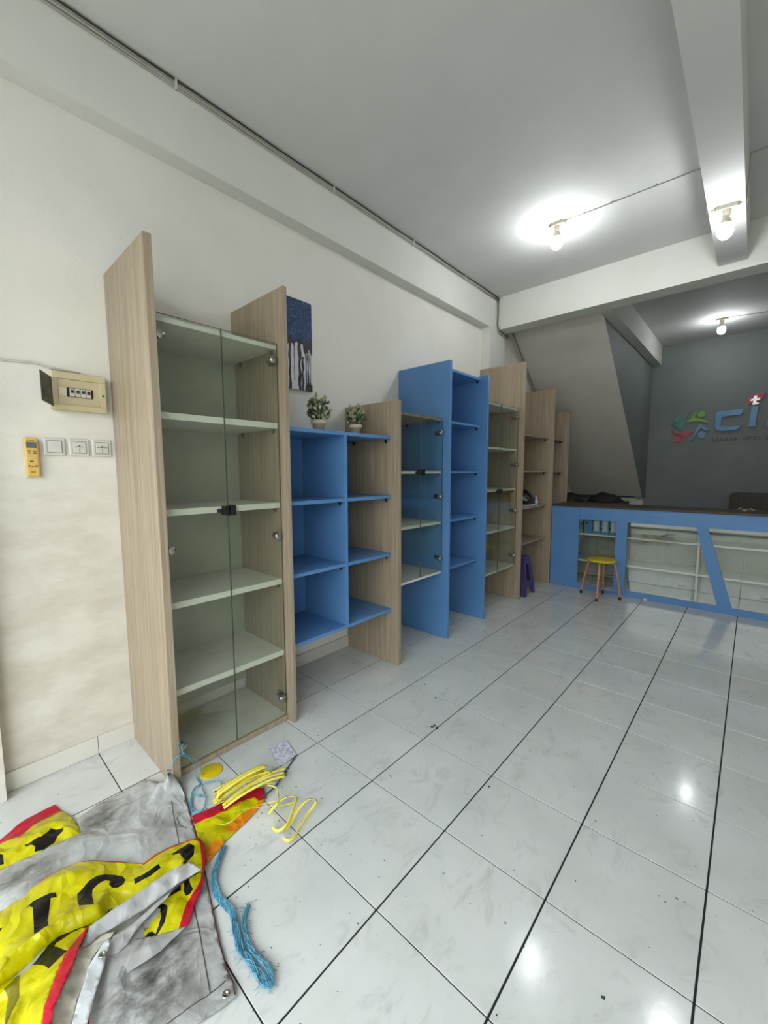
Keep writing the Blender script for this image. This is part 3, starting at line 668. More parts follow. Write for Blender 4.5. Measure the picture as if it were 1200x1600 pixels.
# wall sign
M['sblue'] = plain('sign_blue_acrylic', rgb(70, 138, 190), 0.25); M['steal'] = plain('sign_teal_acrylic', rgb(14, 140, 124), 0.3)
M['sgreen'] = plain('sign_green_acrylic', rgb(120, 170, 40), 0.3); M['sred'] = plain('sign_red_acrylic', rgb(196, 24, 56), 0.3)
M['sgrey'] = plain('sign_grey_letters', rgb(70, 70, 92), 0.4); M['swhite'] = plain('sign_silver', rgb(210, 214, 216), 0.25, 0.5)
M['slight'] = plain('sign_pale_blue_acrylic', rgb(96, 140, 180), 0.3)
sg = thing('wall_sign', (1.7, YB, 2.1), 'raised letter sign with coloured figure logo on the grey rear wall', 'sign')
def sp(pts, mat, name, d=0.02): return MB().prism([(p[0], YB-0.001, p[1]) for p in pts], (0, -d, 0)).build(name, mat, sg)
def spx(pts, mat, name, d=0.02):
    """points given on the zoomed drawing of the sign, converted to wall metres"""
    return sp([(1.005+(a-200)*0.001296+0.0, 2.352-(b-300)*0.001655+(a-200)*0.00003) for a, b in pts], mat, name, d)
def disc(cx_, cz_, r, mat, name): return sp([(cx_+r*math.cos(k*math.pi/10), cz_+r*1.0*math.sin(k*math.pi/10)) for k in range(20)], mat, name)
def q(a, b): return (1.005+(a-200)*0.001296, 2.352-(b-300)*0.001655)
disc(*q(258, 370), 0.047, M['steal'], 'figure_head'); disc(*q(490, 338), 0.047, M['sgreen'], 'figure_head')
disc(*q(270, 555), 0.046, M['sred'], 'figure_head'); disc(*q(505, 525), 0.052, M['slight'], 'figure_head')
spx([(195, 408), (240, 415), (280, 435), (310, 395), (345, 335), (395, 300), (355, 345), (335, 400), (318, 440), (303, 478), (270, 450), (230, 425)], M['steal'], 'figure_body')
spx([(345, 405), (395, 370), (425, 330), (440, 290), (442, 325), (425, 368), (480, 378), (530, 395), (562, 430), (510, 412), (440, 402), (390, 405)], M['sgreen'], 'figure_body')
spx([(205, 458), (250, 490), (310, 505), (370, 500), (418, 498), (380, 525), (345, 560), (318, 602), (312, 590), (330, 545), (335, 528), (285, 518), (240, 500)], M['sred'], 'figure_body')
spx([(370, 580), (410, 560), (440, 510), (455, 460), (485, 425), (520, 455), (580, 492), (540, 494), (490, 465), (465, 500), (430, 550), (400, 580)], M['slight'], 'figure_body')
# letters C i M
spx([(620, 345), (650, 330), (860, 332), (860, 358), (840, 378), (690, 380), (675, 395), (672, 455), (690, 475), (800, 476), (850, 470), (835, 500), (800, 508), (660, 508), (630, 490), (622, 450)], M['sblue'], 'letter', 0.03)
spx([(928, 318), (985, 314), (970, 488), (915, 490)], M['sblue'], 'letter', 0.03)
spx([(895, 258), (905, 240), (945, 215), (1030, 213), (1020, 240), (1010, 258), (975, 272), (945, 288), (895, 290)], M['sred'], 'cross_flag', 0.028)
sp([q(940, 214), q(968, 213), q(966, 236), q(994, 235), q(992, 252), q(964, 254), q(962, 286), q(937, 288), q(939, 256), q(915, 257), q(917, 240), q(938, 238)], M['swhite'], 'cross', 0.031)
spx([(930, 290), (988, 287), (985, 300), (930, 303)], M['swhite'], 'letter_cap', 0.032)
x0 = 1060
sp([q(1060, 487), q(1078, 350), q(1095, 315), q(1120, 300), q(1150, 302), q(1175, 322), q(1235, 440), q(1300, 322), q(1325, 302), q(1355, 300), q(1380, 315), q(1395, 350), q(1410, 487), q(1355, 487), q(1345, 385), q(1265, 487), q(1205, 487), q(1130, 380), q(1112, 487)], M['sblue'], 'letter', 0.03)
fc = bpy.data.curves.new('sign_text', 'FONT'); fc.body = 'SAHAYA  MCTI.  LAB'; fc.size = 0.076; fc.extrude = 0.004; fc.space_character = 1.05
fo = bpy.data.objects.new('sign_text', fc); COL.objects.link(fo)
dg = bpy.context.evaluated_depsgraph_get(); me = bpy.data.meshes.new_from_object(fo.evaluated_get(dg)); bpy.data.objects.remove(fo)
so = bpy.data.objects.new('sign_text', me); COL.objects.link(so); so.parent = sg; me.materials.clear(); me.materials.append(M['sgrey'])
so.location = Vector((1.528, YB-0.006, 1.868))-wl(sg); so.rotation_euler = (math.radians(90), 0, 0)

# ------------------------------------------------------------------ banners on the floor
PILE = {}
PILE['A']=([(0.18,-0.264,0.119),(0.18,-0.222,0.035),(0.256,-0.223,0.004),(0.412,-0.261,0.004),(0.509,-0.28,0.004),(0.679,-0.325,0.004),(0.811,-0.362,0.004),(0.925,-0.393,0.004),(1.006,-0.41,0.004),(1.047,-0.414,0.01),(1.072,-0.423,0.008),(1.061,-0.469,0.004),(1.046,-0.521,0.004),(1.013,-0.609,0.004),(0.936,-0.75,0.004),(0.757,-0.911,0.004),(0.398,-1.028,0.004),(0.103,-1.036,0.004),(0.124,-0.877,0.012),(0.109,-0.811,0.012),(0.13,-0.698,0.014),(0.144,-0.579,0.014),(0.048,-0.576,0.008),(0.021,-0.502,0.006),(0.017,-0.405,0.005),(0.021,-0.307,0.01)],[(0.165,-0.288,0.07),(0.144,-0.306,0.045),(0.179,-0.268,0.05),(0.12,-0.372,0.006),(0.144,-0.328,0.022),(0.198,-0.276,0.02),(0.156,-0.418,0.022),(0.114,-0.467,0.006),(0.2,-0.477,0.022),(0.1,-0.519,0.018),(0.244,-0.433,0.005),(0.225,-0.368,0.006),(0.329,-0.317,0.006),(0.43,-0.307,0.005),(0.377,-0.45,0.02),(0.329,-0.512,0.008),(0.227,-0.568,0.035),(0.217,-0.606,0.03),(0.208,-0.654,0.02),(0.185,-0.714,0.025),(0.214,-0.786,0.028),(0.295,-0.778,0.045),(0.268,-0.725,0.03),(0.832,-0.53,0.014),(0.934,-0.558,0.016),(0.894,-0.465,0.005),(0.921,-0.608,0.02),(0.862,-0.635,0.03),(0.775,-0.415,0.01),(0.937,-0.428,0.006),(0.985,-0.504,0.007)],[])
PILE['B']=([(-0.063,-0.797,0.01),(-0.106,-0.716,0.012),(-0.121,-0.62,0.006),(-0.056,-0.605,0.008),(0.017,-0.586,0.01),(0.11,-0.574,0.008),(0.15,-0.574,0.006),(0.153,-0.635,0.004),(0.147,-0.711,0.004),(0.121,-0.813,0.004),(0.094,-0.938,0.004),(-0.034,-0.95,0.006)],[(-0.07,-0.68,0.01),(0.018,-0.651,0.03),(0.055,-0.696,0.03),(0.073,-0.62,0.028),(0.061,-0.649,0.014),(0.044,-0.751,0.028),(0.122,-0.609,0.024),(0.07,-0.746,0.01),(0.09,-0.72,0.03),(0.039,-0.805,0.02)],[('red',[(-0.034,-0.966),(-0.067,-0.796),(-0.11,-0.715),(-0.149,-0.613),(-0.058,-0.598),(-0.053,-0.682),(-0.005,-0.746),(-0.031,-0.799),(-0.027,-0.966)]),('black',[(0.061,-0.739),(0.071,-0.689),(0.044,-0.656),(0.078,-0.623),(0.094,-0.626),(0.094,-0.644),(0.124,-0.659),(0.129,-0.689),(0.118,-0.718),(0.105,-0.712)]),('black',[(0.02,-0.821),(0.048,-0.797),(0.091,-0.799),(0.081,-0.826)])])
PILE['C']=([(0.317,-0.914,0.02),(0.311,-0.827,0.03),(0.304,-0.771,0.035),(0.294,-0.729,0.035),(0.306,-0.66,0.04),(0.331,-0.613,0.045),(0.368,-0.579,0.05),(0.42,-0.533,0.045),(0.459,-0.494,0.035),(0.483,-0.467,0.03),(0.481,-0.428,0.032),(0.487,-0.382,0.03),(0.511,-0.314,0.03),(0.544,-0.287,0.04),(0.583,-0.285,0.03),(0.643,-0.31,0.03),(0.68,-0.331,0.03),(0.648,-0.36,0.02),(0.63,-0.418,0.02),(0.627,-0.478,0.02),(0.606,-0.538,0.02),(0.602,-0.6,0.015),(0.597,-0.653,0.015),(0.571,-0.716,0.02),(0.576,-0.797,0.02),(0.581,-0.851,0.02),(0.588,-0.924,0.02)],[(0.57,-0.846,0.08),(0.56,-0.816,0.08),(0.555,-0.783,0.085),(0.556,-0.746,0.095),(0.552,-0.701,0.085),(0.581,-0.626,0.075),(0.614,-0.548,0.06),(0.628,-0.477,0.05),(0.637,-0.398,0.045),(0.433,-0.746,0.055),(0.436,-0.793,0.055),(0.416,-0.695,0.055),(0.43,-0.646,0.06),(0.385,-0.655,0.07),(0.439,-0.594,0.06),(0.511,-0.576,0.05),(0.449,-0.659,0.05),(0.503,-0.619,0.045),(0.517,-0.521,0.045),(0.578,-0.51,0.045),(0.344,-0.7,0.06),(0.551,-0.451,0.05),(0.576,-0.396,0.05),(0.589,-0.334,0.05),(0.61,-0.369,0.06),(0.628,-0.347,0.035),(0.434,-0.836,0.05),(0.392,-0.832,0.055),(0.509,-0.769,0.05),(0.494,-0.827,0.05)],[('red',[(0.303,-0.927),(0.296,-0.826),(0.278,-0.726),(0.29,-0.657),(0.313,-0.628),(0.327,-0.623),(0.312,-0.661),(0.309,-0.727),(0.33,-0.782),(0.34,-0.829),(0.323,-0.928)]),('red',[(0.312,-0.617),(0.36,-0.577),(0.411,-0.531),(0.477,-0.465),(0.485,-0.468),(0.425,-0.535),(0.374,-0.58),(0.343,-0.612)]),('red',[(0.508,-0.306),(0.53,-0.281),(0.591,-0.279),(0.65,-0.304),(0.702,-0.33),(0.689,-0.342),(0.623,-0.315),(0.564,-0.296),(0.53,-0.303),(0.519,-0.311)]),('red',[(0.488,-0.469),(0.487,-0.382),(0.518,-0.305),(0.524,-0.308),(0.496,-0.385),(0.498,-0.467)]),('black',[(0.399,-0.773),(0.386,-0.753),(0.4,-0.726),(0.405,-0.71),(0.415,-0.699),(0.432,-0.7),(0.426,-0.714),(0.454,-0.722),(0.495,-0.733),(0.545,-0.736),(0.554,-0.752),(0.511,-0.768),(0.48,-0.764),(0.414,-0.758),(0.399,-0.764)]),('black',[(0.449,-0.597),(0.458,-0.571),(0.475,-0.548),(0.497,-0.532),(0.52,-0.529),(0.531,-0.538),(0.532,-0.555),(0.522,-0.569),(0.504,-0.574),(0.492,-0.567),(0.481,-0.577),(0.48,-0.601),(0.485,-0.615),(0.507,-0.621),(0.565,-0.627),(0.546,-0.644),(0.53,-0.66),(0.501,-0.659),(0.462,-0.652),(0.455,-0.634),(0.447,-0.615)]),('black',[(0.538,-0.509),(0.549,-0.467),(0.553,-0.435),(0.57,-0.434),(0.571,-0.466),(0.562,-0.513)]),('black',[(0.534,-0.385),(0.532,-0.357),(0.532,-0.321),(0.568,-0.316),(0.602,-0.333),(0.61,-0.35),(0.622,-0.372),(0.612,-0.377),(0.611,-0.368),(0.554,-0.366),(0.544,-0.384)]),('black',[(0.412,-0.841),(0.423,-0.829),(0.43,-0.836),(0.427,-0.843)])])
PILE['H']=([(0.51,-0.845,0.015),(0.492,-0.797,0.015),(0.487,-0.757,0.015),(0.484,-0.706,0.015),(0.507,-0.621,0.015),(0.546,-0.559,0.015),(0.597,-0.554,0.02),(0.608,-0.617,0.04),(0.617,-0.655,0.055),(0.636,-0.684,0.06),(0.659,-0.715,0.07),(0.713,-0.746,0.08),(0.77,-0.773,0.09),(0.826,-0.791,0.09),(0.887,-0.807,0.09),(0.814,-0.868,0.05),(0.698,-0.928,0.03),(0.57,-0.924,0.02)],[(0.569,-0.803,0.02),(0.669,-0.818,0.06),(0.723,-0.847,0.07),(0.635,-0.839,0.03),(0.744,-0.827,0.05),(0.742,-0.806,0.08),(0.626,-0.83,0.05),(0.785,-0.805,0.085),(0.664,-0.757,0.07),(0.687,-0.78,0.075),(0.602,-0.696,0.055),(0.595,-0.726,0.05),(0.589,-0.769,0.035),(0.564,-0.675,0.03),(0.697,-0.802,0.06)],[('black',[(0.537,-0.795),(0.507,-0.759),(0.514,-0.721),(0.491,-0.694),(0.505,-0.647),(0.508,-0.613),(0.534,-0.556),(0.587,-0.56),(0.589,-0.596),(0.588,-0.63),(0.61,-0.66),(0.587,-0.667),(0.59,-0.671),(0.587,-0.703),(0.586,-0.727),(0.594,-0.733),(0.658,-0.713),(0.664,-0.732),(0.675,-0.757),(0.638,-0.766),(0.59,-0.783),(0.562,-0.798)]),('olive',[(0.605,-0.845),(0.59,-0.824),(0.561,-0.806),(0.616,-0.813),(0.688,-0.819),(0.741,-0.85),(0.734,-0.851),(0.635,-0.839)])])
PILE['E']=([(0.615,-0.653,0.06),(0.64,-0.667,0.065),(0.701,-0.698,0.085),(0.754,-0.726,0.095),(0.789,-0.748,0.1),(0.816,-0.768,0.1),(0.854,-0.778,0.1),(0.902,-0.788,0.1),(0.88,-0.803,0.095),(0.831,-0.792,0.095),(0.79,-0.783,0.095),(0.775,-0.773,0.095),(0.718,-0.747,0.085),(0.664,-0.715,0.075),(0.629,-0.681,0.062)],[],[('red',[(0.607,-0.641),(0.641,-0.64),(0.731,-0.69),(0.859,-0.766),(0.94,-0.78),(0.895,-0.819),(0.762,-0.802),(0.643,-0.746),(0.609,-0.682)])])
PILE['D']=([(0.701,-0.35,0.07),(0.665,-0.359,0.07),(0.643,-0.369,0.068),(0.625,-0.414,0.066),(0.621,-0.474,0.066),(0.628,-0.542,0.07),(0.625,-0.586,0.07),(0.623,-0.636,0.065),(0.62,-0.655,0.058),(0.66,-0.68,0.055),(0.659,-0.688,0.05),(0.667,-0.663,0.05),(0.657,-0.636,0.045),(0.662,-0.61,0.045),(0.67,-0.565,0.045),(0.675,-0.517,0.045),(0.677,-0.474,0.048),(0.677,-0.432,0.05),(0.685,-0.385,0.055)],[(0.66,-0.467,0.07),(0.655,-0.559,0.066),(0.664,-0.408,0.072),(0.643,-0.641,0.06)],[])
PILE['G']=([(0.655,-0.687,0.05),(0.659,-0.661,0.045),(0.65,-0.628,0.04),(0.668,-0.599,0.035),(0.683,-0.616,0.04),(0.702,-0.652,0.05),(0.721,-0.671,0.055),(0.736,-0.682,0.055),(0.772,-0.698,0.06),(0.807,-0.721,0.06),(0.855,-0.743,0.06),(0.907,-0.765,0.06),(0.892,-0.794,0.08),(0.841,-0.777,0.085),(0.803,-0.766,0.085),(0.771,-0.745,0.08),(0.736,-0.723,0.075),(0.694,-0.701,0.065)],[(0.724,-0.698,0.045),(0.763,-0.72,0.045),(0.804,-0.741,0.05),(0.69,-0.668,0.045)],[])
PILE['F']=([(0.693,-0.618,0.05),(0.717,-0.627,0.05),(0.732,-0.639,0.05),(0.759,-0.648,0.05),(0.789,-0.666,0.052),(0.825,-0.686,0.055),(0.882,-0.715,0.06),(0.935,-0.74,0.06),(0.911,-0.765,0.065),(0.86,-0.742,0.065),(0.814,-0.72,0.066),(0.778,-0.699,0.066),(0.742,-0.683,0.062),(0.73,-0.672,0.06),(0.711,-0.652,0.056),(0.694,-0.633,0.052)],[],[])
PILE['J']=([(0.672,-0.339,0.03),(0.702,-0.342,0.025),(0.729,-0.367,0.022),(0.756,-0.396,0.02),(0.799,-0.434,0.016),(0.789,-0.461,0.014),(0.752,-0.521,0.012),(0.709,-0.577,0.012),(0.674,-0.559,0.014),(0.666,-0.514,0.016),(0.661,-0.47,0.02),(0.662,-0.419,0.025),(0.663,-0.371,0.03)],[(0.717,-0.45,0.03),(0.695,-0.412,0.015),(0.709,-0.386,0.028),(0.741,-0.475,0.026),(0.713,-0.517,0.012),(0.762,-0.448,0.03),(0.687,-0.47,0.012)],[('red',[(0.658,-0.328),(0.711,-0.334),(0.74,-0.366),(0.769,-0.395),(0.812,-0.438),(0.791,-0.464),(0.772,-0.444),(0.736,-0.414),(0.725,-0.395),(0.717,-0.377),(0.697,-0.353)]),('black',[(0.65,-0.391),(0.652,-0.375),(0.696,-0.383),(0.712,-0.383),(0.716,-0.397),(0.708,-0.407),(0.688,-0.405),(0.675,-0.398)]),('black',[(0.651,-0.471),(0.656,-0.444),(0.647,-0.424),(0.656,-0.401),(0.679,-0.41),(0.669,-0.449),(0.669,-0.473)]),('black',[(0.665,-0.472),(0.688,-0.458),(0.708,-0.463),(0.744,-0.484),(0.751,-0.502),(0.758,-0.519),(0.732,-0.539),(0.727,-0.527),(0.734,-0.518),(0.749,-0.514),(0.736,-0.5),(0.715,-0.485),(0.684,-0.479),(0.671,-0.484)]),('olive',[(0.713,-0.579),(0.699,-0.548),(0.698,-0.512),(0.713,-0.522),(0.713,-0.552),(0.723,-0.565)])])
PILE['K']=([(0.802,-0.441,0.02),(0.811,-0.483,0.022),(0.82,-0.522,0.025),(0.819,-0.562,0.03),(0.811,-0.606,0.03),(0.803,-0.635,0.03),(0.797,-0.674,0.03),(0.749,-0.661,0.03),(0.724,-0.643,0.03),(0.71,-0.63,0.03),(0.732,-0.613,0.028),(0.716,-0.57,0.02),(0.755,-0.521,0.018),(0.784,-0.477,0.018)],[(0.793,-0.533,0.035),(0.778,-0.58,0.036),(0.769,-0.625,0.036),(0.74,-0.586,0.03),(0.789,-0.615,0.03)],[])
PILE['L']=([(0.67,-0.43,0.04),(0.686,-0.454,0.04),(0.695,-0.494,0.04),(0.703,-0.53,0.038),(0.718,-0.565,0.034),(0.733,-0.583,0.032),(0.736,-0.611,0.03),(0.722,-0.633,0.03),(0.696,-0.626,0.035),(0.677,-0.612,0.035),(0.684,-0.578,0.035),(0.683,-0.542,0.035),(0.674,-0.508,0.036),(0.669,-0.468,0.038)],[(0.709,-0.55,0.045),(0.717,-0.595,0.04)],[('olive',[(0.65,-0.594),(0.669,-0.565),(0.668,-0.514),(0.67,-0.472),(0.679,-0.517),(0.686,-0.559),(0.678,-0.593),(0.664,-0.605)])])
PILE['M']=([(0.379,-0.248,0.006),(0.416,-0.141,0.01),(0.438,-0.049,0.012),(0.454,0.005,0.012),(0.474,0.031,0.01),(0.529,0.007,0.01),(0.553,-0.039,0.006),(0.576,-0.112,0.005),(0.595,-0.204,0.005),(0.638,-0.306,0.008),(0.578,-0.289,0.008),(0.505,-0.278,0.008)],[(0.488,-0.19,0.016),(0.563,-0.2,0.014),(0.503,-0.099,0.016),(0.509,-0.24,0.008),(0.518,-0.151,0.008)],[('red',[(0.375,-0.259),(0.409,-0.138),(0.44,0.013),(0.473,0.045),(0.539,0.007),(0.523,-0.024),(0.494,-0.025),(0.481,-0.058),(0.468,-0.124),(0.462,-0.191),(0.429,-0.258)]),('orange',[(0.536,0.018),(0.576,-0.032),(0.593,-0.121),(0.58,-0.188),(0.555,-0.191),(0.536,-0.144),(0.534,-0.102),(0.536,-0.068),(0.529,-0.034)]),('orange',[(0.569,-0.28),(0.57,-0.243),(0.585,-0.22),(0.608,-0.224),(0.643,-0.266),(0.657,-0.324),(0.6,-0.304)])])
PILE['N']=([(0.775,-0.671,0.012),(0.83,-0.681,0.01),(0.878,-0.688,0.01),(0.924,-0.708,0.01),(0.897,-0.741,0.02),(0.852,-0.712,0.025),(0.808,-0.688,0.025)],[],[('red',[(0.773,-0.644),(1.011,-0.703),(0.937,-0.773),(0.683,-0.728)])])
PILE['rope_tip']=[(0.192,-0.261,0.12),(0.188,-0.245,0.142),(0.186,-0.224,0.16),(0.185,-0.196,0.15),(0.192,-0.169,0.12),(0.182,-0.15,0.06),(0.184,-0.142,0.008),(0.235,-0.149,0.008),(0.24,-0.175,0.008),(0.272,-0.205,0.008),(0.334,-0.229,0.008),(0.38,-0.224,0.008),(0.38,-0.197,0.008),(0.326,-0.167,0.008),(0.255,-0.149,0.01),(0.262,-0.111,0.012),(0.29,-0.082,0.01),(0.323,-0.092,0.006),(0.381,-0.121,0.01)]
PILE['rope_tip2']=[(0.182,-0.198,0.15),(0.191,-0.205,0.195),(0.189,-0.211,0.222),(0.187,-0.219,0.21),(0.176,-0.206,0.17),(0.19,-0.189,0.155),(0.18,-0.15,0.11),(0.174,-0.123,0.05),(0.185,-0.115,0.006)]
PILE['rope_tip3']=[(0.27,-0.204,0.006),(0.293,-0.184,0.006),(0.321,-0.168,0.006)]
PILE['rope_tip4']=[(0.281,-0.209,0.006),(0.335,-0.234,0.006),(0.37,-0.238,0.006),(0.389,-0.212,0.006)]
PILE['rope_long']=[(0.615,-0.227,0.008),(0.643,-0.253,0.012),(0.677,-0.289,0.012),(0.716,-0.315,0.01),(0.765,-0.329,0.01),(0.812,-0.328,0.01),(0.863,-0.325,0.012),(0.906,-0.337,0.012),(0.944,-0.351,0.012),(0.986,-0.358,0.012),(1.028,-0.356,0.012),(1.071,-0.355,0.012),(1.111,-0.353,0.012),(1.122,-0.344,0.012),(1.106,-0.334,0.012),(1.071,-0.33,0.012),(1.026,-0.335,0.01),(0.984,-0.335,0.01),(0.943,-0.325,0.01),(0.912,-0.31,0.008),(0.888,-0.288,0.006),(0.877,-0.275,0.004)]
PILE['cable_mid']=[(0.402,0.261,0.006),(0.437,0.194,0.006),(0.471,0.131,0.008),(0.501,0.08,0.01),(0.52,0.028,0.016),(0.518,-0.009,0.014)]
PILE['strap_loop']=[(0.509,0.03,0.03),(0.56,0.043,0.035),(0.616,0.012,0.03),(0.672,-0.044,0.015),(0.697,-0.066,0.01),(0.728,-0.057,0.012),(0.732,-0.018,0.02),(0.688,0.045,0.03),(0.661,0.075,0.03),(0.635,0.066,0.03),(0.622,0.027,0.03),(0.622,-0.012,0.02),(0.625,-0.038,0.01)]
PILE['strap_loop2']=[(0.666,0.071,0.03),(0.686,0.046,0.02),(0.716,-0.001,0.012),(0.736,-0.039,0.01),(0.766,-0.065,0.012),(0.794,-0.061,0.014),(0.797,-0.034,0.012),(0.774,0.014,0.01),(0.745,0.08,0.012),(0.736,0.121,0.02),(0.721,0.12,0.03),(0.706,0.097,0.03),(0.705,0.058,0.02),(0.728,0.0,0.01),(0.738,-0.032,0.006)]
PILE['strap_tail1']=[(0.369,-0.017,0.01),(0.37,0.021,0.02),(0.347,0.078,0.02)]
PILE['strap_tail2']=[(0.418,-0.127,0.02),(0.41,-0.064,0.03),(0.433,0.018,0.03),(0.403,0.089,0.01),(0.381,0.123,0.005)]
PILE['strap_fan']=[(0.526,-0.196,0.01),(0.554,-0.169,0.02),(0.557,-0.115,0.03),(0.582,-0.041,0.03),(0.615,0.016,0.03),(0.557,0.044,0.03)]
PILE['strap_fan2']=[(0.507,-0.145,0.02),(0.55,-0.097,0.025),(0.586,-0.044,0.02),(0.631,0.02,0.01),(0.654,0.069,0.006)]
PILE['strap_bundle_axis']=[(0.418,-0.15,0.02),(0.443,0.054,0.02)]
PILE['paper']=[(0.233,0.198),(0.267,0.297),(0.399,0.263),(0.409,0.169),(0.355,0.168)]
PILE['disc']=[(0.163,-0.103),(0.187,-0.042),(0.149,-0.058),(0.223,-0.093)]
PILE['eyA']=[(0.184,-0.261,0.107),(1.052,-0.441,0.012),(0.735,-0.647,0.056)]
PILE['hemA']=[(0.24,-0.271,0.01),(0.322,-0.287,0.01),(0.43,-0.314,0.01)]

def grubby(name, a, b, dirt, k=0.5, rough=0.38, sc=5, spots=(), crump=0.5):
    t = NT(name); c = t.ramp(t.noise(t.world(), 3, 4), [(0.3, a), (0.7, b)])
    f = t.ramp(t.noise(t.world((1, 1.8, 1)), sc, 8, 0.72, 0.2), [(0.44, (0, 0, 0, 1)), (0.80, (1, 1, 1, 1))])
    mm = t.new('ShaderNodeMath', operation='MULTIPLY', i_1=k); t.link(f, mm.inputs[0])
    c = t.mix(mm.outputs[0], c, dirt)
    for (x, y, r) in spots:           # trodden-in mud patches
        vd = t.new('ShaderNodeVectorMath', operation='DISTANCE'); t.link(t.world(), vd.inputs[0]); vd.inputs[1].default_value = (x, y, 0.01)
        mr = t.new('ShaderNodeMapRange'); mr.inputs[1].default_value = r; mr.inputs[2].default_value = r*0.25; t.link(vd.outputs['Value'], mr.inputs[0])
        g = t.ramp(t.noise(t.world((2.2, 1, 1)), 11, 8, 0.75), [(0.36, (0, 0, 0, 1)), (0.62, (1, 1, 1, 1))])
        m2 = t.new('ShaderNodeMath', operation='MULTIPLY'); t.link(mr.outputs[0], m2.inputs[0]); t.link(g, m2.inputs[1])
        m3 = t.new('ShaderNodeMath', operation='MULTIPLY', i_1=0.9); t.link(m2.outputs[0], m3.inputs[0])
        c = t.mix(m3.outputs[0], c, rgb(66, 60, 52))
    t.col(c); t.rough(rough); t.b.inputs['Specular IOR Level'].default_value = 0.3
    vo = t.new('ShaderNodeTexVoronoi', feature='DISTANCE_TO_EDGE'); vo.inputs['Scale'].default_value = 9
    nv = t.new('ShaderNodeTexNoise'); nv.inputs['Scale'].default_value = 4; t.link(t.world(), nv.inputs['Vector'])
    va = t.new('ShaderNodeVectorMath', operation='SCALE'); va.inputs['Scale'].default_value = 0.5; t.link(nv.outputs['Color'], va.inputs[0])
    vb = t.new('ShaderNodeVectorMath', operation='ADD'); t.link(t.world(), vb.inputs[0]); t.link(va.outputs[0], vb.inputs[1]); t.link(vb.outputs[0], vo.inputs['Vector'])
    ad = t.new('ShaderNodeMath', operation='MULTIPLY_ADD', i_1=0.5); t.link(vo.outputs['Distance'], ad.inputs[0])
    n2 = t.noise(t.world(), 30, 3, 0.5); sc2 = t.new('ShaderNodeMath', operation='MULTIPLY', i_1=0.06); t.link(n2, sc2.inputs[0]); t.link(sc2.outputs[0], ad.inputs[2])
    t.bump(ad.outputs[0], crump, 0.06)
    for nd in t.n:
        if nd.type == 'BUMP': nd.invert = True
    return t.m
V = {'grey': grubby('grey_banner_back', rgb(164, 166, 165), rgb(186, 188, 187), rgb(84, 77, 68), 0.85, 0.36, 4, ((0.89, -0.60, 0.17), (0.14, -0.50, 0.13), (0.22, -0.75, 0.12), (0.86, -0.50, 0.10)), 0.35),
     'lgrey': grubby('pale_grey_banner_back', rgb(160, 160, 160), rgb(178, 178, 178), rgb(112, 108, 102), 0.5, 0.34, 5, (), 0.25),
     'white': grubby('white_banner_edge', rgb(220, 226, 232), rgb(236, 240, 244), rgb(180, 180, 180), 0.2),
     'cream': grubby('cream_banner_back', rgb(206, 204, 186), rgb(220, 218, 202), rgb(150, 146, 126), 0.3),
     'yellow': grubby('yellow_printed_vinyl', rgb(176, 168, 2), rgb(198, 190, 4), rgb(104, 98, 4), 0.55, 0.24, 5, (), 0.5),
     'orange': grubby('orange_printed_vinyl', rgb(206, 120, 22), rgb(220, 134, 26), rgb(150, 100, 20), 0.25, 0.35),
     'olive': grubby('olive_shaded_vinyl', rgb(96, 92, 14), rgb(116, 110, 20), rgb(60, 56, 12), 0.25, 0.35),  # darker copy of the yellow, painting shade into the folds
     'red': grubby('red_printed_vinyl', rgb(176, 14, 40), rgb(190, 20, 48), rgb(120, 10, 26), 0.3, 0.32),
     'black': grubby('black_printed_vinyl', rgb(6, 6, 7), rgb(12, 11, 12), rgb(24, 22, 20), 0.2, 0.3)}
def inside(p, poly):
    c = False; n = len(poly); j = n-1
    for i in range(n):
        xi, yi = poly[i][0], poly[i][1]; xj, yj = poly[j][0], poly[j][1]
        if (yi > p[1]) != (yj > p[1]) and p[0] < (xj-xi)*(p[1]-yi)/(yj-yi)+xi: c = not c
        j = i
    return c
def tin(ctrl):
    v2 = [Vector((c[0], c[1])) for c in ctrl]
    v, e, fc_, ov, oe, of = delaunay_2d_cdt(v2, [], [], 0, 1e-6)
    zs_ = [ctrl[o[0]][2] if o else 0.0 for o in ov]
    return [((v[f[0]], v[f[1]], v[f[2]]), (zs_[f[0]], zs_[f[1]], zs_[f[2]])) for f in fc_]
def zat(T, ctrl, p):
    zt = None
    for (a, b, c), z in T:
        d = (b.y-c.y)*(a.x-c.x)+(c.x-b.x)*(a.y-c.y)
        if abs(d) < 1e-12: continue
        l1 = ((b.y-c.y)*(p[0]-c.x)+(c.x-b.x)*(p[1]-c.y))/d; l2 = ((c.y-a.y)*(p[0]-c.x)+(a.x-c.x)*(p[1]-c.y))/d; l3 = 1-l1-l2
        if l1 >= -1e-4 and l2 >= -1e-4 and l3 >= -1e-4: zt = l1*z[0]+l2*z[1]+l3*z[2]; break
    w = s = 0
    for c in ctrl:
        k = 1/((c[0]-p[0])**2+(c[1]-p[1])**2+4e-4)**1.5; w += k; s += k*c[2]
    zi = s/w
    return zi if zt is None else 0.88*zt+0.12*zi
def segd(p, a, b):
    ax_, ay_ = a[0], a[1]; dx, dy = b[0]-ax_, b[1]-ay_; L2 = dx*dx+dy*dy or 1e-9
    t = max(0, min(1, ((p.x-ax_)*dx+(p.y-ay_)*dy)/L2))
    return math.hypot(p.x-ax_-t*dx, p.y-ay_-t*dy)
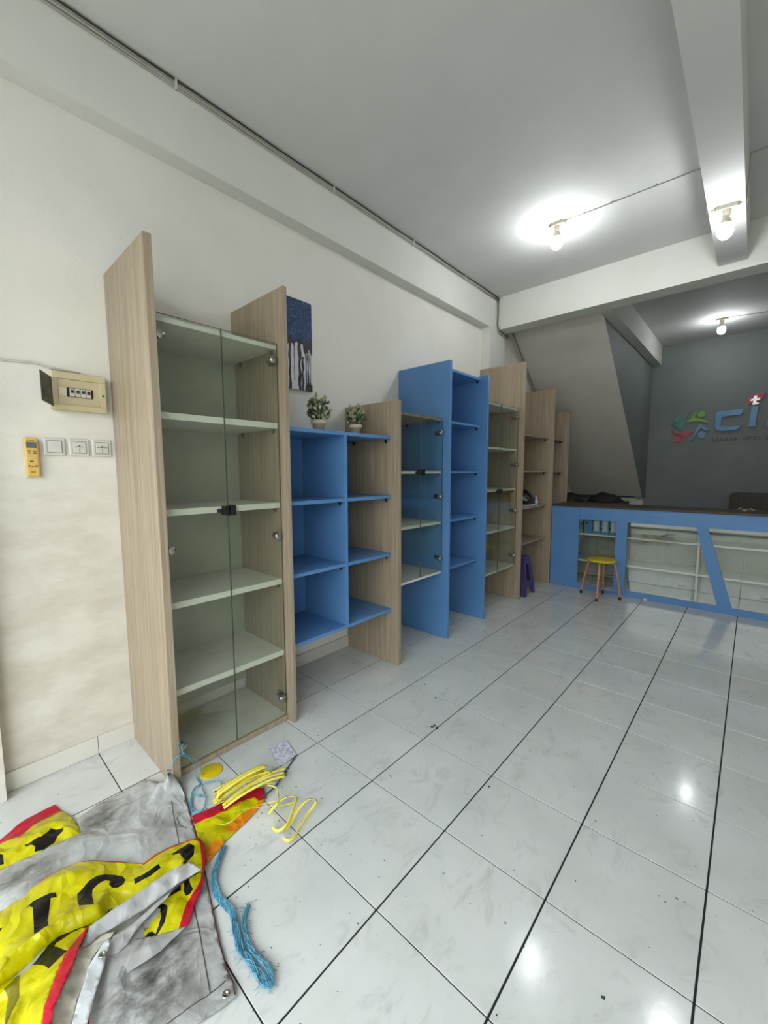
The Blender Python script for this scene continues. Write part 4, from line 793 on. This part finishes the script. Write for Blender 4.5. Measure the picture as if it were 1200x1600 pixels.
def sheet(key, name, base, parent, amp=0.004, res=0.014, crease=0.0, cs=7.0, **kw):
    out, ctrl, regs = PILE[key]
    T = tin(out+ctrl); allc = out+ctrl
    pts = []; edges = []
    def loop(poly, closed_res=res):
        P = []
        for i in range(len(poly)):
            a = Vector(poly[i][:2]); b = Vector(poly[(i+1) % len(poly)][:2]); n_ = max(1, int((b-a).length/closed_res))
            for k in range(n_): P.append(a.lerp(b, k/n_))
        n0 = len(pts); pts.extend(P)
        for k in range(len(P)): edges.append((n0+k, n0+(k+1) % len(P)))
    loop(out)
    for c_, poly in regs: loop(poly)
    xs_ = [p[0] for p in out]; ys_ = [p[1] for p in out]
    x = min(xs_)
    while x < max(xs_):
        y = min(ys_)
        while y < max(ys_):
            q_ = (x+random.uniform(-.3, .3)*res, y+random.uniform(-.3, .3)*res)
            if inside(q_, out): pts.append(Vector(q_))
            y += res
        x += res
    v, e, fc_, ov, oe, of = delaunay_2d_cdt(pts, edges, [], 0, 1e-5)
    mats = [V[base]]; idx = {base: 0}
    for c_, _ in regs:
        if c_ not in idx: idx[c_] = len(mats); mats.append(V[c_])
    mb = MB(); vz = []
    for p in v:
        z = zat(T, allc, p) if inside(p, out) else zat(T, allc, p)
        w = noise.fractal(Vector((p.x*9, p.y*13, hash(key) % 1 + len(key))), 0.8, 2.1, 3)
        z = max(0.0025, z + amp*(w+abs(noise.noise(Vector((p.x*17+3, p.y*11, 2))))*0.9))
        if crease:
            dd = min(segd(p, out[k], out[(k+1) % len(out)]) for k in range(len(out)))
            att = min(1.0, dd/0.06)
            a_ = noise.noise(Vector((p.x*cs*0.7+p.y*cs*0.7+5, (p.y-p.x)*cs*0.3, 1.5))); b_ = noise.noise(Vector((p.x*cs*1.6, p.y*cs*1.2+p.x*3, 7.3)))
            z += att*crease*((1-abs(a_)*3.2)*0.75+(1-abs(b_)*3.0)*0.45)
            z = max(z, 0.003)
        vz.append((p.x, p.y, z))
    fs = []
    for f in fc_:
        c = (sum(v[i].x for i in f)/3, sum(v[i].y for i in f)/3)
        if not inside(c, out): continue
        mi = 0
        for c_, poly in regs:
            if inside(c, poly): mi = idx[c_]
        mb.f.append(list(f)); mb.mi.append(mi); mb.smooth.append(True)
    used = sorted({i for f in mb.f for i in f}); rm = {a: b for b, a in enumerate(used)}
    mb.v = [vz[i] for i in used]; mb.f = [[rm[i] for i in f] for f in mb.f]
    return mb.build(name, mats, parent, solid=0.0012, **kw)
def eyelet(p, parent, tilt=(0, 0, 1)):
    return MB().lathe([(0.0055, 0.0), (0.0095, 0.0), (0.010, 0.0015), (0.0085, 0.003), (0.006, 0.003), (0.0055, 0.001)], p, 16).build('eyelet', M['chrome'], parent)
ba = thing('grey_banner', (0.5, -0.3, 0), 'large grubby vinyl banner lying face down with its grey back up', 'banner')
shA = sheet('A', 'sheet', 'grey', ba, 0.004, 0.013, 0.009, 6.5)
M['seam'] = plain('dark_seam_thread', rgb(70, 68, 66), 0.8)
_va = [(v.co.x+0.5, v.co.y-0.3, v.co.z) for v in shA.data.vertices]
def SURF(v): return min(_va, key=lambda w: (w[0]-v[0])**2+(w[1]-v[1])**2)[2]+0.0012
for p in PILE['eyA'][:2]: eyelet((p[0], p[1], p[2]+0.004), ba)
E_ = PILE['A'][0]
hem = [(p[0]-0.004, p[1], p[2]+0.004) for p in E_[1:11]]
M['darkred'] = plain('dark_red_cord', rgb(70, 16, 26), 0.6)
MB().tube(hem, 0.0018, 5).build('hem_cord', M['darkred'], ba, label='dark red edge cord')
for sm_ in ([(0.254, -0.281), (0.384, -0.315), (0.514, -0.349)], [(0.66, -0.372), (0.76, -0.4), (0.847, -0.422), (0.933, -0.445), (1.012, -0.466)], [(0.991, -0.65), (0.992, -0.609), (0.992, -0.568), (1.004, -0.52), (1.014, -0.464), (1.018, -0.438), (1.017, -0.425)]):
    q_ = smooth_path([(a, b, 0) for a, b in sm_], 6)
    MB().tube([(v.x, v.y, SURF(v)) for v in q_], 0.0013, 4).build('seam', M['seam'], ba)
MB().tube([(v.x, v.y, SURF(v)+0.001) for v in smooth_path([(0.318, -0.285, 0), (0.328, -0.276, 0), (0.337, -0.285, 0), (0.345, -0.295, 0), (0.37, -0.298, 0), (0.393, -0.302, 0), (0.412, -0.297, 0), (0.428, -0.291, 0)], 6)], 0.0012, 4).build('loose_thread', M['seam'], ba)
bb = thing('yellow_banner', (0.0, -0.75, 0), 'yellow banner corner with dark red border near the left wall', 'banner')
sheet('B', 'sheet', 'yellow', bb, 0.004, 0.010, 0.007, 12)
bc = thing('yellow_banner', (0.5, -0.55, 0), 'crumpled yellow banner with large black lettering, folded on the pile', 'banner')
sheet('C', 'lettered_fold', 'yellow', bc, 0.002, 0.009, 0.005, 9)
sheet('H', 'crumpled_fold', 'yellow', bc, 0.002, 0.009, 0.005, 8)
sheet('J', 'lettered_fold', 'yellow', bc, 0.002, 0.008, 0.006, 16)
sheet('K', 'turned_back_fold', 'lgrey', bc, 0.002, 0.009, 0.006, 12, label='pale grey reverse side')
sheet('L', 'turned_back_fold', 'lgrey', bc, 0.002, 0.008, label='pale grey reverse side')
sheet('D', 'turned_back_fold', 'lgrey', bc, 0.002, 0.008, label='pale grey reverse side')
sheet('G', 'turned_back_fold', 'cream', bc, 0.002, 0.010, label='cream reverse side')
sheet('F', 'edge_hem', 'white', bc, 0.001, 0.010, label='white hem with a metal eyelet')
sheet('E', 'red_border', 'red', bc, 0.001, 0.010, label='bright red border')
sheet('N', 'red_border', 'red', bc, 0.001, 0.012)
p = PILE['eyA'][2]; eyelet((p[0], p[1], p[2]+0.004), bc)
bd = thing('yellow_banner', (0.45, -0.15, 0), 'small yellow and orange banner end with red border under the straps', 'banner')
sheet('M', 'sheet', 'yellow', bd, 0.002, 0.009, 0.004, 14)

# blue raffia rope: many thin strands
t_ = NT('blue_raffia'); t_.col(t_.ramp(t_.noise(t_.world(), 60, 3), [(0.3, rgb(58, 118, 146)), (0.6, rgb(96, 160, 186)), (0.8, rgb(150, 200, 216))])); t_.rough(0.4); M['rope'] = t_.m
def strands(name, keys, count, spread, r, label, seed=1, fr=0.0):
    t = thing(name, Vector(PILE[keys[0]][0]), label, 'rope'); R = random.Random(seed)
    for key in keys:
        P = smooth_path(PILE[key], 6)
        mb = MB()
        for k in range(count):
            ph = R.uniform(0, 6.28); am = R.uniform(0.15, 1)*spread; fq = R.uniform(0.15, 0.5)
            Q = []
            for i, p_ in enumerate(P):
                tg = (P[min(i+1, len(P)-1)]-P[max(i-1, 0)]).normalized(); s_ = Vector((-tg.y, tg.x, 0))
                w = am*math.sin(i*fq+ph)*(1.0 if i < len(P)*0.62 else 0.6)
                Q.append(p_+s_*w+Vector((0, 0, max(-p_.z+0.003, abs(am)*0.5*math.cos(i*fq*0.8+ph)))))
            mb.tube(Q, r, 4)
        if fr:
            for k in range(110):
                i = R.randrange(int(len(P)*0.35), len(P)-1); p_ = P[i]
                a = R.uniform(0, 6.28); L = R.uniform(0.01, fr)
                mb.tube([p_, p_+Vector((math.cos(a)*L*0.5, math.sin(a)*L*0.5, 0.003)), p_+Vector((math.cos(a)*L, math.sin(a+0.4)*L, -p_.z+0.003))], 0.0006, 3)
        mb.build('strand_bundle', M['rope'], t, kind='stuff')
    return t
strands('blue_rope', ['rope_long'], 34, 0.0105, 0.0010, 'frayed light blue raffia rope lying in a long loop on the tiles', 2, 0.035)
strands('blue_rope', ['rope_tip', 'rope_tip2', 'rope_tip3', 'rope_tip4'], 6, 0.0035, 0.0014, 'blue raffia rope tied to the grey banner corner by the glass cabinet', 5)
t = thing('twine', Vector(PILE['cable_mid'][0]), 'short dark blue twine between the paper scrap and yellow straps', 'rope')
M['twine'] = plain('dark_blue_twine', rgb(46, 76, 92), 0.6)
MB().tube(smooth_path(PILE['cable_mid'], 5), 0.0035, 6).build('twine_length', M['twine'], t)
MB().tube(smooth_path([(0.452, 0.150, 0.006), (0.468, 0.160, 0.012), (0.470, 0.140, 0.008), (0.455, 0.135, 0.006), (0.48, 0.15, 0.004)], 4), 0.0025, 6).build('knot', M['twine'], t)

# yellow strapping band: flat ribbons
t_ = NT('yellow_strapping'); t_.col(t_.ramp(t_.noise(t_.world(), 30, 3), [(0.3, rgb(226, 210, 60)), (0.7, rgb(244, 232, 110))])); t_.rough(0.32); M['strap'] = t_.m
def ribbon(mb, P, w, twist=0.0, ph=0.0):
    P = [Vector(p_) for p_ in P]; vs_ = []; n_ = len(P)
    for i, p_ in enumerate(P):
        tg = (P[min(i+1, n_-1)]-P[max(i-1, 0)]).normalized(); s_ = tg.cross(Vector((0, 0, 1)))
        if s_.length < 0.01: s_ = Vector((1, 0, 0))
        s_.normalize(); u_ = s_.cross(tg).normalized(); a = ph+twist*i/n_
        d = s_*math.cos(a)+u_*math.sin(a)
        lo = min(p_.z-abs(d.z)*w, 0); vs_ += [p_+d*w-Vector((0, 0, min(0, lo-0.003))), p_-d*w-Vector((0, 0, min(0, lo-0.003)))]
    mb.add(vs_, [(2*i, 2*i+1, 2*i+3, 2*i+2) for i in range(n_-1)], 0, True)
st = thing('strapping_band', (0.5, -0.05, 0), 'tangle of yellow plastic strapping band on the small banner end', 'strap')
A_, B_ = [Vector(p_) for p_ in PILE['strap_bundle_axis']]
R = random.Random(12)
ax = (B_-A_); L_ = ax.length; ax.normalize(); sd = Vector((-ax.y, ax.x, 0))
for k in range(13):
    mb = MB(); o0 = sd*R.uniform(-0.030, 0.022); o1 = sd*R.uniform(-0.022, 0.022); z0 = 0.022+0.0035*k
    e0 = -R.uniform(0.0, 0.03); e1 = L_+R.uniform(-0.02, 0.02)
    P = [A_+ax*(e0+0.02)+o0+Vector((0, 0, z0*0.6)), A_+ax*e0+o0*1.1+Vector((0, 0, z0)), A_+ax*(L_*0.5)+(o0+o1)/2+Vector((0, 0, z0+0.012)), A_+ax*e1+o1+Vector((0, 0, z0)), A_+ax*(e1-0.02)+o1*1.2+Vector((0, 0, z0*0.5))]
    ribbon(mb, smooth_path(P, 7), 0.0068, R.uniform(-0.8, 0.8), R.uniform(-.4, .4)); mb.build('band', M['strap'], st, solid=0.0006)
for key, tw, ph in (('strap_loop', 2.2, 1.2), ('strap_loop2', 2.6, 1.0), ('strap_tail1', 0.6, 0.3), ('strap_tail2', 1.0, 0.2), ('strap_fan', 1.2, 0.2), ('strap_fan2', 1.0, 0.4)):
    mb = MB(); ribbon(mb, smooth_path([(a, b, c+0.008) for a, b, c in PILE[key]], 8), 0.0055, tw, ph); mb.build('band', M['strap'], st, solid=0.0006)
for k in range(7):
    mb = MB(); a0 = A_+ax*R.uniform(0.0, 0.05)+sd*R.uniform(-0.07, -0.02); b0 = B_+ax*R.uniform(-0.03, 0.10)+sd*R.uniform(-0.09, -0.02)
    P = [a0+Vector((0, 0, 0.012)), a0.lerp(b0, 0.3)+Vector((0, 0, 0.03)), a0.lerp(b0, 0.7)+Vector((0, 0, 0.034)), b0+Vector((0, 0, 0.016))]
    ribbon(mb, smooth_path(P, 7), 0.005, R.uniform(-1.5, 1.5), R.uniform(-.5, .5)); mb.build('band', M['strap'], st, solid=0.0006)

# ------------------------------------------------------------------ small things on the floor
P = PILE['paper']; t_ = NT('printed_paper_scrap')
t_.col(t_.ramp(t_.noise(t_.world((1, 1, 1)), 90, 3, 0.6), [(0.4, rgb(160, 160, 176)), (0.6, rgb(212, 212, 222))])); t_.rough(0.7)
MB().add([(a, b, 0.0018+0.004*((k*7) % 3)/2) for k, (a, b) in enumerate(P)], [list(range(len(P)))]).build('paper_scrap', t_.m, None, solid=0.0006, label='torn scrap of printed paper on the tiles before the glass cabinet', cat='paper')
MB().lathe([(0.052, 0.0008), (0.053, 0.002), (0.050, 0.003), (0.002, 0.0032)], (0.183, -0.075, 0), 28).build('yellow_disc', M['yellow'], None, label='flat yellow plastic disc on the floor below the glass cabinet', cat='disc')
MB().box(1.205, 1.245, 4.325, 4.35, 0.0005, 0.025).build('white_cap', M['plate'], None, bevel=0.003, label='tiny white plastic block at the foot of the counter', cat='block')
R = random.Random(21)
def crumb(mb, x, y, r):
    n_ = 6; vs_ = [(x+r*math.cos(k*6.283/n_)*R.uniform(.6, 1.2), y+r*math.sin(k*6.283/n_)*R.uniform(.6, 1.2), 0.0006) for k in range(n_)]+[(x, y, r*0.8)]
    mb.add(vs_, [(k, (k+1) % n_, n_) for k in range(n_)]+[list(range(n_))[::-1]])
mb = MB()
for k in range(6): crumb(mb, 0.789+R.uniform(-.018, .018), 0.924+R.uniform(-.014, .014), R.uniform(.004, .010))
mb.build('debris_clump', M['black'], None, label='small black crumb of debris in the middle of the tiled floor', cat='debris', kind='stuff')
mb = MB()
for (x, y) in ((0.62, 1.17), (1.223, 0.727), (1.815, 0.249), (0.47, 1.26)): crumb(mb, x, y, 0.006)
for k in range(260):
    x, y = R.uniform(-0.3, 2.3), R.uniform(-0.7, 2.6)
    if R.random() < 0.55: x, y = 0.35+abs(R.gauss(0, 0.35)), R.gauss(0.1, 0.35)
    if x < 0.22 and y < 0.5: continue
    crumb(mb, max(-0.3, x), y, R.uniform(.001, .0032))
mb.build('floor_grit', M['black'], None, label='scattered dark grit on the floor tiles', cat='debris', kind='stuff')
